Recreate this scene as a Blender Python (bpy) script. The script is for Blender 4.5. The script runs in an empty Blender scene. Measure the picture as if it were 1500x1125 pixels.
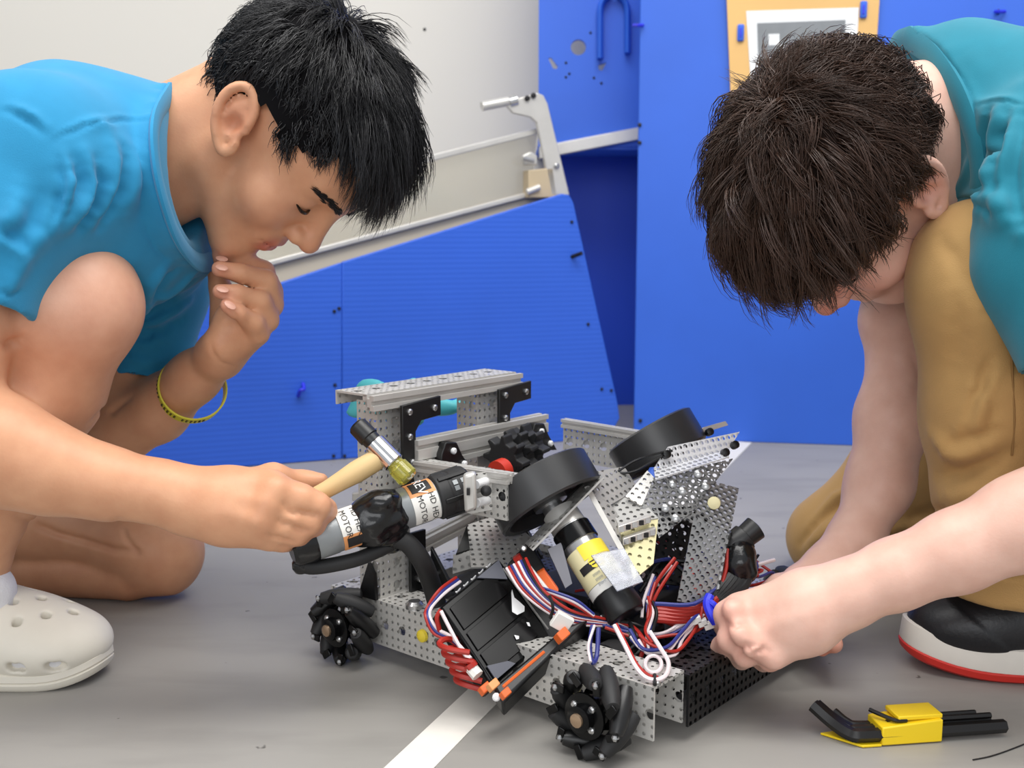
import bpy, math, random
import numpy as np
from mathutils import Vector, Matrix

random.seed(7); rng = np.random.default_rng(7)
scene = bpy.context.scene
col = scene.collection

# ------------------------------------------------------------------ camera
FPX = 1600.0; TILT = math.radians(8.0); CAMH = 0.428
cam_d = bpy.data.cameras.new('camera'); cam = bpy.data.objects.new('camera', cam_d); col.objects.link(cam)
cam.location = (0, 0, CAMH); cam.rotation_euler = (math.radians(90) - TILT, 0, 0)
cam_d.sensor_width = 36; cam_d.lens = FPX / 1500 * 36; cam_d.clip_start = 0.02
cam_d.dof.use_dof = True; cam_d.dof.focus_distance = 0.98; cam_d.dof.aperture_fstop = 9.0
scene.camera = cam

# ------------------------------------------------------------------ world and lights
w = bpy.data.worlds.new('world'); scene.world = w; w.use_nodes = True
w.node_tree.nodes['Background'].inputs[0].default_value = (0.93, 0.96, 1.0, 1)
w.node_tree.nodes['Background'].inputs[1].default_value = 0.60

def area(name, loc, target, size, size_y, power, color):
    l = bpy.data.lights.new(name, 'AREA'); l.shape = 'RECTANGLE'; l.size = size; l.size_y = size_y
    l.energy = power; l.color = color
    o = bpy.data.objects.new(name, l); col.objects.link(o); o.location = loc
    o.rotation_euler = (Vector(target) - Vector(loc)).to_track_quat('-Z', 'Y').to_euler()
    return o
area('ceiling_light', (-0.3, 0.5, 2.7), (-0.1, 1.2, 0), 2.4, 1.4, 50, (1.0, 0.98, 0.95))
area('ceiling_light', (1.0, 0.8, 2.7), (0.5, 1.3, 0), 1.6, 1.2, 32, (1.0, 0.98, 0.95))
area('window_light', (-0.6, -2.6, 1.7), (0.0, 1.2, 0.4), 2.6, 1.6, 36, (0.97, 0.98, 1.0))

scene.view_settings.view_transform = 'Standard'; scene.view_settings.look = 'None'
scene.view_settings.gamma = 1.0; scene.view_settings.use_curve_mapping = False
scene.view_settings.exposure = 0.2

# ------------------------------------------------------------------ pixel helpers (1500 x 1125 frame)
_c, _s = math.cos(TILT), math.sin(TILT)
CP = np.array([0, 0, CAMH])
def ray(u, v):
    a = (u - 750) / FPX; b = (562.5 - v) / FPX
    return np.array([a, _c + b * _s, -_s + b * _c])
def at(u, v, Y):
    d = ray(u, v); return CP + d * (Y / d[1])
def atz(u, v, z):
    d = ray(u, v); return CP + d * ((z - CAMH) / d[2])
def onplane(u, v, P0, N):
    d = ray(u, v); N = np.asarray(N, float); return CP + d * (((np.asarray(P0) - CP) @ N) / (d @ N))
def px(r, Y): return r * Y / FPX
RO = np.array([-.168, 1.049, 0]); RA = np.array([.762, -.647, 0]); RBv = np.array([.647, .762, 0]); UZ = np.array([0, 0, 1.0])
def R(s, t, z): return RO + RA * s + RBv * t + UZ * z
def nrm(a): a = np.asarray(a, float); return a / (np.linalg.norm(a) + 1e-12)
def lin(c): return tuple(((x / 255) / 12.92 if x / 255 <= .04045 else ((x / 255 + .055) / 1.055) ** 2.4) for x in c)

# ------------------------------------------------------------------ materials
def mat(name, rgb, rough=.5, metal=0, var=0, vscale=30, bump=0, bscale=200, coat=0, spec=.5, trans=0, sheen=0, sss=0):
    m = bpy.data.materials.new(name); m.use_nodes = True
    nt = m.node_tree; p = nt.nodes['Principled BSDF']
    c = lin(rgb)
    p.inputs['Base Color'].default_value = (*c, 1); p.inputs['Roughness'].default_value = rough
    p.inputs['Metallic'].default_value = metal; p.inputs['Coat Weight'].default_value = coat
    p.inputs['Specular IOR Level'].default_value = spec; p.inputs['Transmission Weight'].default_value = trans
    p.inputs['Sheen Weight'].default_value = sheen
    if sss:
        p.inputs['Subsurface Weight'].default_value = sss; p.inputs['Subsurface Radius'].default_value = (1, .35, .2); p.inputs['Subsurface Scale'].default_value = .008
    tc = nt.nodes.new('ShaderNodeTexCoord')
    if var:
        n = nt.nodes.new('ShaderNodeTexNoise'); n.inputs['Scale'].default_value = vscale; n.inputs['Detail'].default_value = 6
        nt.links.new(tc.outputs['Object'], n.inputs['Vector'])
        r = nt.nodes.new('ShaderNodeValToRGB')
        r.color_ramp.elements[0].position = .3; r.color_ramp.elements[1].position = .7
        r.color_ramp.elements[0].color = (*[x * (1 - var) for x in c], 1); r.color_ramp.elements[1].color = (*[min(1, x * (1 + var)) for x in c], 1)
        nt.links.new(n.outputs['Fac'], r.inputs['Fac']); nt.links.new(r.outputs['Color'], p.inputs['Base Color'])
    if bump:
        n2 = nt.nodes.new('ShaderNodeTexNoise'); n2.inputs['Scale'].default_value = bscale; n2.inputs['Detail'].default_value = 4
        nt.links.new(tc.outputs['Object'], n2.inputs['Vector'])
        b = nt.nodes.new('ShaderNodeBump'); b.inputs['Strength'].default_value = bump; b.inputs['Distance'].default_value = .002
        nt.links.new(n2.outputs['Fac'], b.inputs['Height']); nt.links.new(b.outputs['Normal'], p.inputs['Normal'])
    return m

def mathn(nt, op, a, b=None):
    n = nt.nodes.new('ShaderNodeMath'); n.operation = op
    for i, x in enumerate((a, b)):
        if x is None: continue
        if isinstance(x, (int, float)): n.inputs[i].default_value = x
        else: nt.links.new(x, n.inputs[i])
    return n.outputs[0]
def perf(name, rgb, rough, metal, pitch=.008, hole=.0021, bigpitch=.024, bigrow=.0225, bigr=.0048, stagger=False):
    """sheet metal punched with a grid of holes (UV in metres)"""
    m = mat(name, rgb, rough, metal, var=.08, vscale=25); nt = m.node_tree; p = nt.nodes['Principled BSDF']; out = nt.nodes['Material Output']
    uv = nt.nodes.new('ShaderNodeUVMap'); sp = nt.nodes.new('ShaderNodeSeparateXYZ'); nt.links.new(uv.outputs[0], sp.inputs[0])
    u, v = sp.outputs[0], sp.outputs[1]
    def dist(u_, v_, pu, pv, ou, ov):
        a = mathn(nt, 'SUBTRACT', mathn(nt, 'FRACT', mathn(nt, 'ADD', mathn(nt, 'DIVIDE', u_, pu), ou)), .5)
        b = mathn(nt, 'SUBTRACT', mathn(nt, 'FRACT', mathn(nt, 'ADD', mathn(nt, 'DIVIDE', v_, pv), ov)), .5)
        a = mathn(nt, 'MULTIPLY', a, pu); b = mathn(nt, 'MULTIPLY', b, pv)
        return mathn(nt, 'SQRT', mathn(nt, 'ADD', mathn(nt, 'MULTIPLY', a, a), mathn(nt, 'MULTIPLY', b, b)))
    h = mathn(nt, 'LESS_THAN', dist(u, v, pitch, pitch, 0, 0), hole)
    if stagger:
        h = mathn(nt, 'MAXIMUM', h, mathn(nt, 'LESS_THAN', dist(u, v, pitch, pitch, .5, .5), hole))
    if bigr:
        h = mathn(nt, 'MAXIMUM', h, mathn(nt, 'LESS_THAN', dist(u, v, bigpitch, bigrow * 2, .1, 0), bigr))
    tr = nt.nodes.new('ShaderNodeBsdfTransparent'); mx = nt.nodes.new('ShaderNodeMixShader')
    nt.links.new(h, mx.inputs[0]); nt.links.new(p.outputs[0], mx.inputs[1]); nt.links.new(tr.outputs[0], mx.inputs[2])
    nt.links.new(mx.outputs[0], out.inputs[0])
    return m

M = {}
M['alu'] = mat('alu', (204, 202, 197), .38, .45, var=.06)
M['alu_w'] = mat('alu_pale', (206, 203, 198), .4, .4, var=.05)
M['chrome'] = mat('chrome', (210, 210, 212), .12, 1)
M['steel'] = mat('steel', (178, 178, 178), .28, .9)
M['perf'] = perf('perforated_alu', (208, 206, 201), .36, .35, hole=.0015, bigr=.0045)
M['perf_d'] = perf('perforated_dark', (146, 146, 146), .3, .6, pitch=.0085, hole=.0022, bigr=0, stagger=True)
M['perf_l'] = perf('perforated_lattice', (238, 238, 240), .35, .2, pitch=.0066, hole=.0023, bigr=0)
M['perf_b'] = perf('perforated_black', (26, 26, 27), .4, .3, bigr=.004)
M['perf_f'] = perf('perforated_fine', (196, 194, 190), .35, .45, pitch=.0075, hole=.0018, bigr=0)
M['black'] = mat('black_plastic', (17, 17, 18), .38)
M['black_m'] = mat('black_matte', (30, 30, 31), .6, var=.15)
M['rubber'] = mat('black_rubber', (46, 46, 47), .36, var=.1)
M['gloss'] = mat('black_gloss', (11, 11, 12), .2, spec=.22, var=.3, vscale=14)
M['tape'] = mat('black_tape', (14, 14, 16), .22, bump=.5, bscale=60)
M['grey'] = mat('motor_grey', (138, 142, 144), .42, .3)
M['orange'] = mat('orange_plastic', (214, 96, 34), .5)
M['label_o'] = mat('orange_label', (222, 150, 92), .5)
M['label_w'] = mat('white_label', (228, 226, 220), .5)
M['label_y'] = mat('yellow_label', (240, 214, 60), .45)
M['label_c'] = mat('cream_label', (226, 216, 170), .5)
M['ink'] = mat('ink', (22, 20, 22), .6)
M['white'] = mat('white_plastic', (232, 232, 232), .4)
M['red_w'] = mat('red_wire', (166, 38, 28), .42)
M['blk_w'] = mat('black_wire', (18, 18, 20), .45)
M['wht_w'] = mat('white_wire', (228, 214, 216), .42)
M['blu_w'] = mat('blue_wire', (42, 50, 124), .42)
M['zip'] = mat('blue_ziptie', (44, 52, 214), .4)
M['teal'] = mat('teal_print', (84, 192, 200), .55)
M['yellow'] = mat('yellow_plastic', (244, 208, 28), .42)
M['hexk'] = mat('hex_key_black', (30, 29, 29), .3, .3)
M['wood'] = mat('pale_wood', (214, 184, 132), .5, var=.08, vscale=12)
M['ply'] = mat('plywood', (222, 178, 112), .6, var=.06, vscale=6)
M['poly'] = mat('yellow_clear', (216, 208, 90), .1, trans=.75)
M['clear'] = mat('clear_sheet', (232, 234, 236), .12, trans=.0)
M['paper'] = mat('paper', (226, 228, 230), .7)
M['tagk'] = mat('tag_print', (126, 130, 134), .6, var=.06, vscale=40)
M['tape_w'] = mat('white_tape', (226, 222, 214), .6, var=.04)
M['wall'] = mat('wall_paint', (214, 210, 202), .8, var=.015, vscale=2)
M['blue'] = mat('blue_plastic', (46, 99, 208), .5, var=.05, vscale=5)
M['blue_d'] = mat('blue_shaded', (24, 70, 190), .5)  # the panel blue again, darkened so the colour carries the recess shade
M['shorts'] = mat('black_fabric', (24, 24, 27), .85)
M['khaki'] = mat('khaki_cotton', (176, 138, 84), .85, var=.06, vscale=18, bump=.25, bscale=900, sheen=.1)
M['khaki_s'] = mat('khaki_stitch', (138, 104, 58), .85)
M['shirtA'] = mat('blue_jersey', (30, 138, 186), .85, var=.04, vscale=40, bump=.15, bscale=1200, sheen=.15)
M['shirtB'] = mat('teal_jersey', (14, 122, 144), .85, var=.05, vscale=40, bump=.15, bscale=1200, sheen=.15)
M['hair_baseA'] = mat('black_hair_base', (14, 13, 15), .9, spec=.1)
M['hair_baseB'] = mat('brown_hair_base', (32, 23, 19), .9, spec=.1)
M['hairA'] = mat('black_hair', (20, 19, 23), .34, spec=.6)
M['hairB'] = mat('brown_hair', (66, 46, 36), .36, var=.3, vscale=60, spec=.5)
M['sock'] = mat('white_sock', (226, 226, 230), .9, bump=.3, bscale=500)
M['croc'] = mat('cream_foam', (226, 220, 206), .55, var=.03)
M['leather'] = mat('black_leather', (27, 27, 31), .42, bump=.15, bscale=300)
M['midsole'] = mat('white_midsole', (232, 226, 216), .6, var=.03, vscale=40)
M['outsole'] = mat('red_outsole', (206, 44, 34), .55)
M['eye'] = mat('dark_eye', (22, 14, 12), .15)
M['band'] = mat('yellow_silicone', (214, 206, 50), .5)

def skin_mat(name, sss=.12):
    m = bpy.data.materials.new(name); m.use_nodes = True; nt = m.node_tree; p = nt.nodes['Principled BSDF']
    a = nt.nodes.new('ShaderNodeAttribute'); a.attribute_name = 'tint'
    tc = nt.nodes.new('ShaderNodeTexCoord'); n = nt.nodes.new('ShaderNodeTexNoise'); n.inputs['Scale'].default_value = 45; n.inputs['Detail'].default_value = 5
    nt.links.new(tc.outputs['Object'], n.inputs['Vector'])
    r = nt.nodes.new('ShaderNodeValToRGB'); r.color_ramp.elements[0].position = .3; r.color_ramp.elements[1].position = .7
    r.color_ramp.elements[0].color = (.9, .84, .82, 1); r.color_ramp.elements[1].color = (1, 1, 1, 1)
    nt.links.new(n.outputs['Fac'], r.inputs['Fac'])
    mx = nt.nodes.new('ShaderNodeMix'); mx.data_type = 'RGBA'; mx.blend_type = 'MULTIPLY'; mx.inputs[0].default_value = 1
    nt.links.new(a.outputs['Color'], mx.inputs[6]); nt.links.new(r.outputs['Color'], mx.inputs[7])
    nt.links.new(mx.outputs[2], p.inputs['Base Color'])
    p.inputs['Roughness'].default_value = .48; p.inputs['Specular IOR Level'].default_value = .4
    p.inputs['Subsurface Weight'].default_value = sss; p.inputs['Subsurface Radius'].default_value = (1, .4, .25); p.inputs['Subsurface Scale'].default_value = .006
    n2 = nt.nodes.new('ShaderNodeTexNoise'); n2.inputs['Scale'].default_value = 420
    nt.links.new(tc.outputs['Object'], n2.inputs['Vector'])
    b = nt.nodes.new('ShaderNodeBump'); b.inputs['Strength'].default_value = .12; b.inputs['Distance'].default_value = .001
    nt.links.new(n2.outputs['Fac'], b.inputs['Height']); nt.links.new(b.outputs['Normal'], p.inputs['Normal'])
    return m
M['skin'] = skin_mat('skin')

def flute_mat():
    m = mat('fluted_blue', (46, 97, 210), .46, var=.04, vscale=5); nt = m.node_tree; p = nt.nodes['Principled BSDF']
    tc = nt.nodes.new('ShaderNodeTexCoord'); wv = nt.nodes.new('ShaderNodeTexWave'); wv.bands_direction = 'Z'; wv.inputs['Scale'].default_value = 32; wv.inputs['Distortion'].default_value = .3
    nt.links.new(tc.outputs['Object'], wv.inputs['Vector'])
    b = nt.nodes.new('ShaderNodeBump'); b.inputs['Strength'].default_value = .1; b.inputs['Distance'].default_value = .002
    nt.links.new(wv.outputs['Fac'], b.inputs['Height']); nt.links.new(b.outputs['Normal'], p.inputs['Normal'])
    return m
M['flute'] = flute_mat()

def floor_mat():
    m = mat('floor_vinyl', (150, 147, 142), .5, var=.07, vscale=3.5); nt = m.node_tree; p = nt.nodes['Principled BSDF']
    base = p.inputs['Base Color'].links[0].from_socket
    tc = nt.nodes.new('ShaderNodeTexCoord')
    mp = nt.nodes.new('ShaderNodeMapping'); mp.inputs['Scale'].default_value = (2.5, 9, 1); mp.inputs['Rotation'].default_value = (0, 0, .25)
    nt.links.new(tc.outputs['Object'], mp.inputs[0])
    n = nt.nodes.new('ShaderNodeTexNoise'); n.inputs['Scale'].default_value = 2.2; n.inputs['Detail'].default_value = 8; nt.links.new(mp.outputs[0], n.inputs['Vector'])
    r = nt.nodes.new('ShaderNodeValToRGB'); r.color_ramp.elements[0].position = .33; r.color_ramp.elements[1].position = .5
    r.color_ramp.elements[0].color = (.88, .88, .88, 1); r.color_ramp.elements[1].color = (1, 1, 1, 1); nt.links.new(n.outputs['Fac'], r.inputs['Fac'])
    v = nt.nodes.new('ShaderNodeTexNoise'); v.inputs['Scale'].default_value = 55; v.inputs['Detail'].default_value = 2; nt.links.new(tc.outputs['Object'], v.inputs['Vector'])
    r2 = nt.nodes.new('ShaderNodeValToRGB'); r2.color_ramp.elements[0].position = .235; r2.color_ramp.elements[1].position = .26
    r2.color_ramp.elements[0].color = (.35, .34, .33, 1); r2.color_ramp.elements[1].color = (1, 1, 1, 1); nt.links.new(v.outputs['Fac'], r2.inputs['Fac'])
    for src in (r, r2):
        mx = nt.nodes.new('ShaderNodeMix'); mx.data_type = 'RGBA'; mx.blend_type = 'MULTIPLY'; mx.inputs[0].default_value = 1
        nt.links.new(base, mx.inputs[6]); nt.links.new(src.outputs['Color'], mx.inputs[7]); base = mx.outputs[2]
    nt.links.new(base, p.inputs['Base Color'])
    return m
M['floor'] = floor_mat()

# ------------------------------------------------------------------ objects
WLOC = {}
def link(o, parent=None):
    col.objects.link(o)
    if parent is not None:
        o.parent = parent
        o.matrix_parent_inverse = Matrix.Translation(-Vector(WLOC.get(parent.name, (0, 0, 0))))
    return o
def tag(o, label=None, cat=None, group=None, kind=None):
    if label: o['label'] = label
    if cat: o['category'] = cat
    if group: o['group'] = group
    if kind: o['kind'] = kind
    return o
def empty(name, loc):
    o = bpy.data.objects.new(name, None); col.objects.link(o); o.location = [float(x) for x in loc]; o.empty_display_size = .05
    WLOC[o.name] = tuple(float(x) for x in loc)
    return o

def frame(d):
    d = nrm(d); h = np.array([0, 0, 1.0]) if abs(d[2]) < .9 else np.array([1.0, 0, 0])
    x = nrm(np.cross(h, d)); return x, np.cross(d, x), d
def smooth_pts(P, n=6):
    P = [np.asarray(p, float) for p in P]
    if len(P) < 3: return P
    Q = [2 * P[0] - P[1]] + P + [2 * P[-1] - P[-2]]; out = []
    for i in range(1, len(Q) - 2):
        for k in range(n):
            t = k / n; a, b, c, d = Q[i - 1:i + 3]
            out.append(.5 * ((2 * b) + (c - a) * t + (2 * a - 5 * b + 4 * c - d) * t * t + (3 * b - a - 3 * c + d) * t ** 3))
    out.append(P[-1]); return out

class MB:
    def __init__(s): s.v = []; s.f = []
    def add(s, vs, fs):
        n = len(s.v); s.v += [tuple(float(c) for c in p) for p in vs]; s.f += [tuple(i + n for i in f) for f in fs]; return s
    def box(s, c, x, y, z):
        c, x, y, z = map(np.asarray, (c, x, y, z))
        vs = [c + a * x + b * y + d * z for d in (-1, 1) for b in (-1, 1) for a in (-1, 1)]
        return s.add(vs, [(0, 2, 3, 1), (4, 5, 7, 6), (0, 1, 5, 4), (2, 6, 7, 3), (0, 4, 6, 2), (1, 3, 7, 5)])
    def rbox(s, s0, s1, t0, t1, z0, z1):
        return s.box(R((s0 + s1) / 2, (t0 + t1) / 2, (z0 + z1) / 2), RA * (s1 - s0) / 2, RBv * (t1 - t0) / 2, UZ * (z1 - z0) / 2)
    def wbox(s, x0, x1, y0, y1, z0, z1):
        return s.box(((x0 + x1) / 2, (y0 + y1) / 2, (z0 + z1) / 2), ((x1 - x0) / 2, 0, 0), (0, (y1 - y0) / 2, 0), (0, 0, (z1 - z0) / 2))
    def quad(s, pts, th, up=None):
        """sheet with thickness from 4+ corner points"""
        P = [np.asarray(p, float) for p in pts]; n = nrm(np.cross(P[1] - P[0], P[-1] - P[0])) if up is None else nrm(up)
        k = len(P); vs = [p + n * th / 2 for p in P] + [p - n * th / 2 for p in P]
        return s.add(vs, [tuple(range(k)), tuple(range(2 * k - 1, k - 1, -1))] + [(i, i + k, (i + 1) % k + k, (i + 1) % k) for i in range(k)])
    def lathe(s, p0, d, prof, n=24, cap=True):
        p0 = np.asarray(p0, float); x, y, d = frame(d); vs = []; fs = []
        for h, r in prof:
            for i in range(n):
                a = 2 * math.pi * i / n; vs.append(p0 + d * h + (x * math.cos(a) + y * math.sin(a)) * r)
        m = len(prof)
        for j in range(m - 1):
            for i in range(n):
                k = (i + 1) % n; fs.append((j * n + i, j * n + k, (j + 1) * n + k, (j + 1) * n + i))
        if cap: fs += [tuple(range(n - 1, -1, -1)), tuple((m - 1) * n + i for i in range(n))]
        return s.add(vs, fs)
    def cyl(s, p0, p1, r0, r1=None, n=20):
        p0 = np.asarray(p0, float); p1 = np.asarray(p1, float); L = np.linalg.norm(p1 - p0)
        return s.lathe(p0, p1 - p0, [(0, r0), (L, r0 if r1 is None else r1)], n)
    def tube(s, P, r, n=8, flat=1.0, up=None, closed=False):
        P = [np.asarray(p, float) for p in P]; m = len(P); rs = r if hasattr(r, '__len__') else [r] * m
        vs = []; x = None
        for i in range(m):
            if closed: d = nrm(P[(i + 1) % m] - P[i - 1])
            else: d = nrm(P[min(i + 1, m - 1)] - P[max(i - 1, 0)])
            if up is not None: x = nrm(np.asarray(up, float) - d * (np.asarray(up, float) @ d))
            elif x is None: x = frame(d)[0]
            else: x = nrm(x - d * (x @ d))
            y = np.cross(d, x)
            for k in range(n):
                a = 2 * math.pi * k / n; vs.append(P[i] + (x * math.cos(a) + y * math.sin(a) * flat) * rs[i])
        fs = []
        for i in range(m if closed else m - 1):
            j = (i + 1) % m
            for k in range(n): q = (k + 1) % n; fs.append((i * n + k, i * n + q, j * n + q, j * n + k))
        if not closed: fs += [tuple(range(n - 1, -1, -1)), tuple((m - 1) * n + k for k in range(n))]
        return s.add(vs, fs)
    def ball(s, c, r, n=12, ax=None):
        rr = np.ones(3) * r; c = np.asarray(c, float); A = np.eye(3) if ax is None else np.asarray(ax)
        vs = []; fs = []; m = n // 2
        for j in range(m + 1):
            th = math.pi * j / m
            for i in range(n):
                a = 2 * math.pi * i / n
                q = np.array([math.sin(th) * math.cos(a), math.sin(th) * math.sin(a), math.cos(th)]) * rr
                vs.append(c + A.T @ q)
        for j in range(m):
            for i in range(n): k = (i + 1) % n; fs.append((j * n + i, (j + 1) * n + i, (j + 1) * n + k, j * n + k))
        return s.add(vs, fs)
    def build(s, name, material, parent=None, uv=False, smooth=True, bevel=0, label=None):
        me = bpy.data.meshes.new(name); me.from_pydata(s.v, [], s.f); me.validate(); me.update()
        if smooth:
            me.polygons.foreach_set('use_smooth', [True] * len(me.polygons)); me.set_sharp_from_angle(angle=math.radians(38))
        if uv:
            L = me.uv_layers.new(name='UVMap')
            for p in me.polygons:
                vs = [np.array(me.vertices[i].co) for i in p.vertices]
                e = [np.linalg.norm(vs[(i + 1) % len(vs)] - vs[i]) for i in range(len(vs))]
                b = 0 if (e[0] >= e[1]) else 1
                x = nrm(vs[(b + 1) % len(vs)] - vs[b]); y = np.cross(np.array(p.normal), x)
                for li, q in zip(p.loop_indices, vs): L.data[li].uv = ((q - vs[b]) @ x, (q - vs[b]) @ y)
        o = bpy.data.objects.new(name, me); me.materials.append(M[material] if isinstance(material, str) else material)
        if bevel:
            bm = o.modifiers.new('bevel', 'BEVEL'); bm.width = bevel; bm.segments = 2; bm.limit_method = 'ANGLE'
        link(o, parent)
        if label: o['label'] = label
        return o

# ------------------------------------------------------------------ implicit surfaces for bodies and clothes
class Field:
    def __init__(s, h): s.h = h; s.ops = []
    def cap(s, a, b, r1, r2=None, k=.012, flat=None, cut=None, op='u', pad=None):
        r2 = r1 if r2 is None else r2; s.ops.append(('c', np.asarray(a, float), np.asarray(b, float), r1, r2, k, flat, cut, op)); return s
    def ell(s, c, ax, rad, k=.012, op='u', cut=None):
        s.ops.append(('e', np.asarray(c, float), np.asarray(ax, float), np.asarray(rad, float), None, k, None, cut, op)); return s
    def chain(s, P, k=.01, Yoff=0, **kw):
        for a, b in zip(P[:-1], P[1:]):
            s.cap(at(a[0], a[1], a[2]), at(b[0], b[1], b[2]), px(a[3], a[2]), px(b[3], b[2]), k, **kw)
        return s
    def _bb(s, o):
        if o[0] == 'c':
            f = max(1, o[6][1]) if o[6] else 1; r = max(o[3], o[4]) * f + o[5] + 2 * s.h
            return np.minimum(o[1], o[2]) - r, np.maximum(o[1], o[2]) + r
        r = max(o[3]) + o[5] + 2 * s.h; return o[1] - r, o[1] + r
    def mesh(s, relax=2):
        h = s.h; bbs = [s._bb(o) for o in s.ops if o[8] == 'u']
        lo = np.min([b[0] for b in bbs], 0) - 2 * h; hi = np.max([b[1] for b in bbs], 0) + 2 * h
        n = np.ceil((hi - lo) / h).astype(int) + 1; D = np.full(n, .1, np.float32)
        for o in s.ops:
            a, b = s._bb(o); i0 = np.maximum(((a - lo) / h).astype(int), 0); i1 = np.minimum(((b - lo) / h).astype(int) + 2, n)
            if (i1 <= i0).any(): continue
            ax = [(lo[q] + h * np.arange(i0[q], i1[q])).astype(np.float32) for q in range(3)]
            X = ax[0][:, None, None]; Y = ax[1][None, :, None]; Z = ax[2][None, None, :]
            if o[0] == 'c':
                p, q, r1, r2 = o[1], o[2], o[3], o[4]; ba = q - p; l2 = max(ba @ ba, 1e-12)
                x, y, z = X - p[0], Y - p[1], Z - p[2]
                sc = 1.0
                if o[6]:
                    nn, ff = o[6]; g = (x * nn[0] + y * nn[1] + z * nn[2]) * (1 / ff - 1)
                    x = x + g * nn[0]; y = y + g * nn[1]; z = z + g * nn[2]; gb = (ba @ nn) * (1 / ff - 1); ba = ba + gb * np.asarray(nn); l2 = max(ba @ ba, 1e-12); sc = min(1, ff)
                t = np.clip((x * ba[0] + y * ba[1] + z * ba[2]) / l2, 0, 1)
                d = (np.sqrt((x - t * ba[0]) ** 2 + (y - t * ba[1]) ** 2 + (z - t * ba[2]) ** 2) - (r1 + t * (r2 - r1))) * sc
            else:
                A, rad = o[2], o[3]; x, y, z = X - o[1][0], Y - o[1][1], Z - o[1][2]
                q = [(A[i][0] * x + A[i][1] * y + A[i][2] * z) / rad[i] for i in range(3)]
                k0 = np.sqrt(q[0] ** 2 + q[1] ** 2 + q[2] ** 2); k1 = np.sqrt((q[0] / rad[0]) ** 2 + (q[1] / rad[1]) ** 2 + (q[2] / rad[2]) ** 2) + 1e-9
                d = k0 * (k0 - 1) / k1
            if o[7] is not None:
                for cp, cn in (o[7] if isinstance(o[7], list) else [o[7]]):
                    d = np.maximum(d, (X - cp[0]) * cn[0] + (Y - cp[1]) * cn[1] + (Z - cp[2]) * cn[2])
            d = d.astype(np.float32); sl = tuple(slice(i0[q], i1[q]) for q in range(3)); E = D[sl]; k = max(o[5], 1e-5)
            if o[8] == 'u':
                hh = np.clip(.5 + .5 * (E - d) / k, 0, 1); D[sl] = E * (1 - hh) + d * hh - k * hh * (1 - hh)
            else:
                hh = np.clip(.5 - .5 * (E + d) / k, 0, 1); D[sl] = E * (1 - hh) - d * hh + k * hh * (1 - hh)
        # surface nets
        S = D < 0; nx, ny, nz = n
        cnt = np.zeros((nx - 1, ny - 1, nz - 1), np.uint8)
        for a in (0, 1):
            for b in (0, 1):
                for c in (0, 1): cnt += S[a:nx - 1 + a, b:ny - 1 + b, c:nz - 1 + c]
        act = np.argwhere((cnt > 0) & (cnt < 8)); del cnt
        idx = np.full((nx - 1, ny - 1, nz - 1), -1, np.int32); idx[act[:, 0], act[:, 1], act[:, 2]] = np.arange(len(act))
        cor = [(a, b, c) for a in (0, 1) for b in (0, 1) for c in (0, 1)]
        val = {q: D[act[:, 0] + q[0], act[:, 1] + q[1], act[:, 2] + q[2]] for q in cor}
        acc = np.zeros((len(act), 3)); num = np.zeros(len(act))
        for q in cor:
            for axn in range(3):
                if q[axn]: continue
                r = list(q); r[axn] = 1; r = tuple(r); va, vb = val[q], val[r]; mk = (va < 0) != (vb < 0)
                t = np.where(mk, va / np.where(mk, va - vb, 1), 0)
                P = np.tile(np.array(q, float), (len(act), 1)); P[:, axn] += t
                acc += P * mk[:, None]; num += mk
        V = lo + h * (act + acc / num[:, None])
        Fs = []
        for axn in range(3):
            o1, o2 = [(1, 2), (2, 0), (0, 1)][axn]
            sa = [slice(None)] * 3; sb = [slice(None)] * 3; sa[axn] = slice(0, -1); sb[axn] = slice(1, None)
            A_, B_ = S[tuple(sa)], S[tuple(sb)]; e = np.argwhere(A_ != B_)
            e = e[(e[:, o1] > 0) & (e[:, o2] > 0) & (e[:, o1] < n[o1] - 1) & (e[:, o2] < n[o2] - 1)]
            ins = A_[e[:, 0], e[:, 1], e[:, 2]]
            def cell(d1, d2):
                q = e.copy(); q[:, o1] -= d1; q[:, o2] -= d2; return idx[q[:, 0], q[:, 1], q[:, 2]]
            Q = np.stack([cell(1, 1), cell(0, 1), cell(0, 0), cell(1, 0)], 1); Q[~ins] = Q[~ins][:, ::-1]; Fs.append(Q)
        Fq = np.concatenate(Fs)
        for _ in range(relax): V = lap(V, Fq, .5)
        return V, Fq

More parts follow.
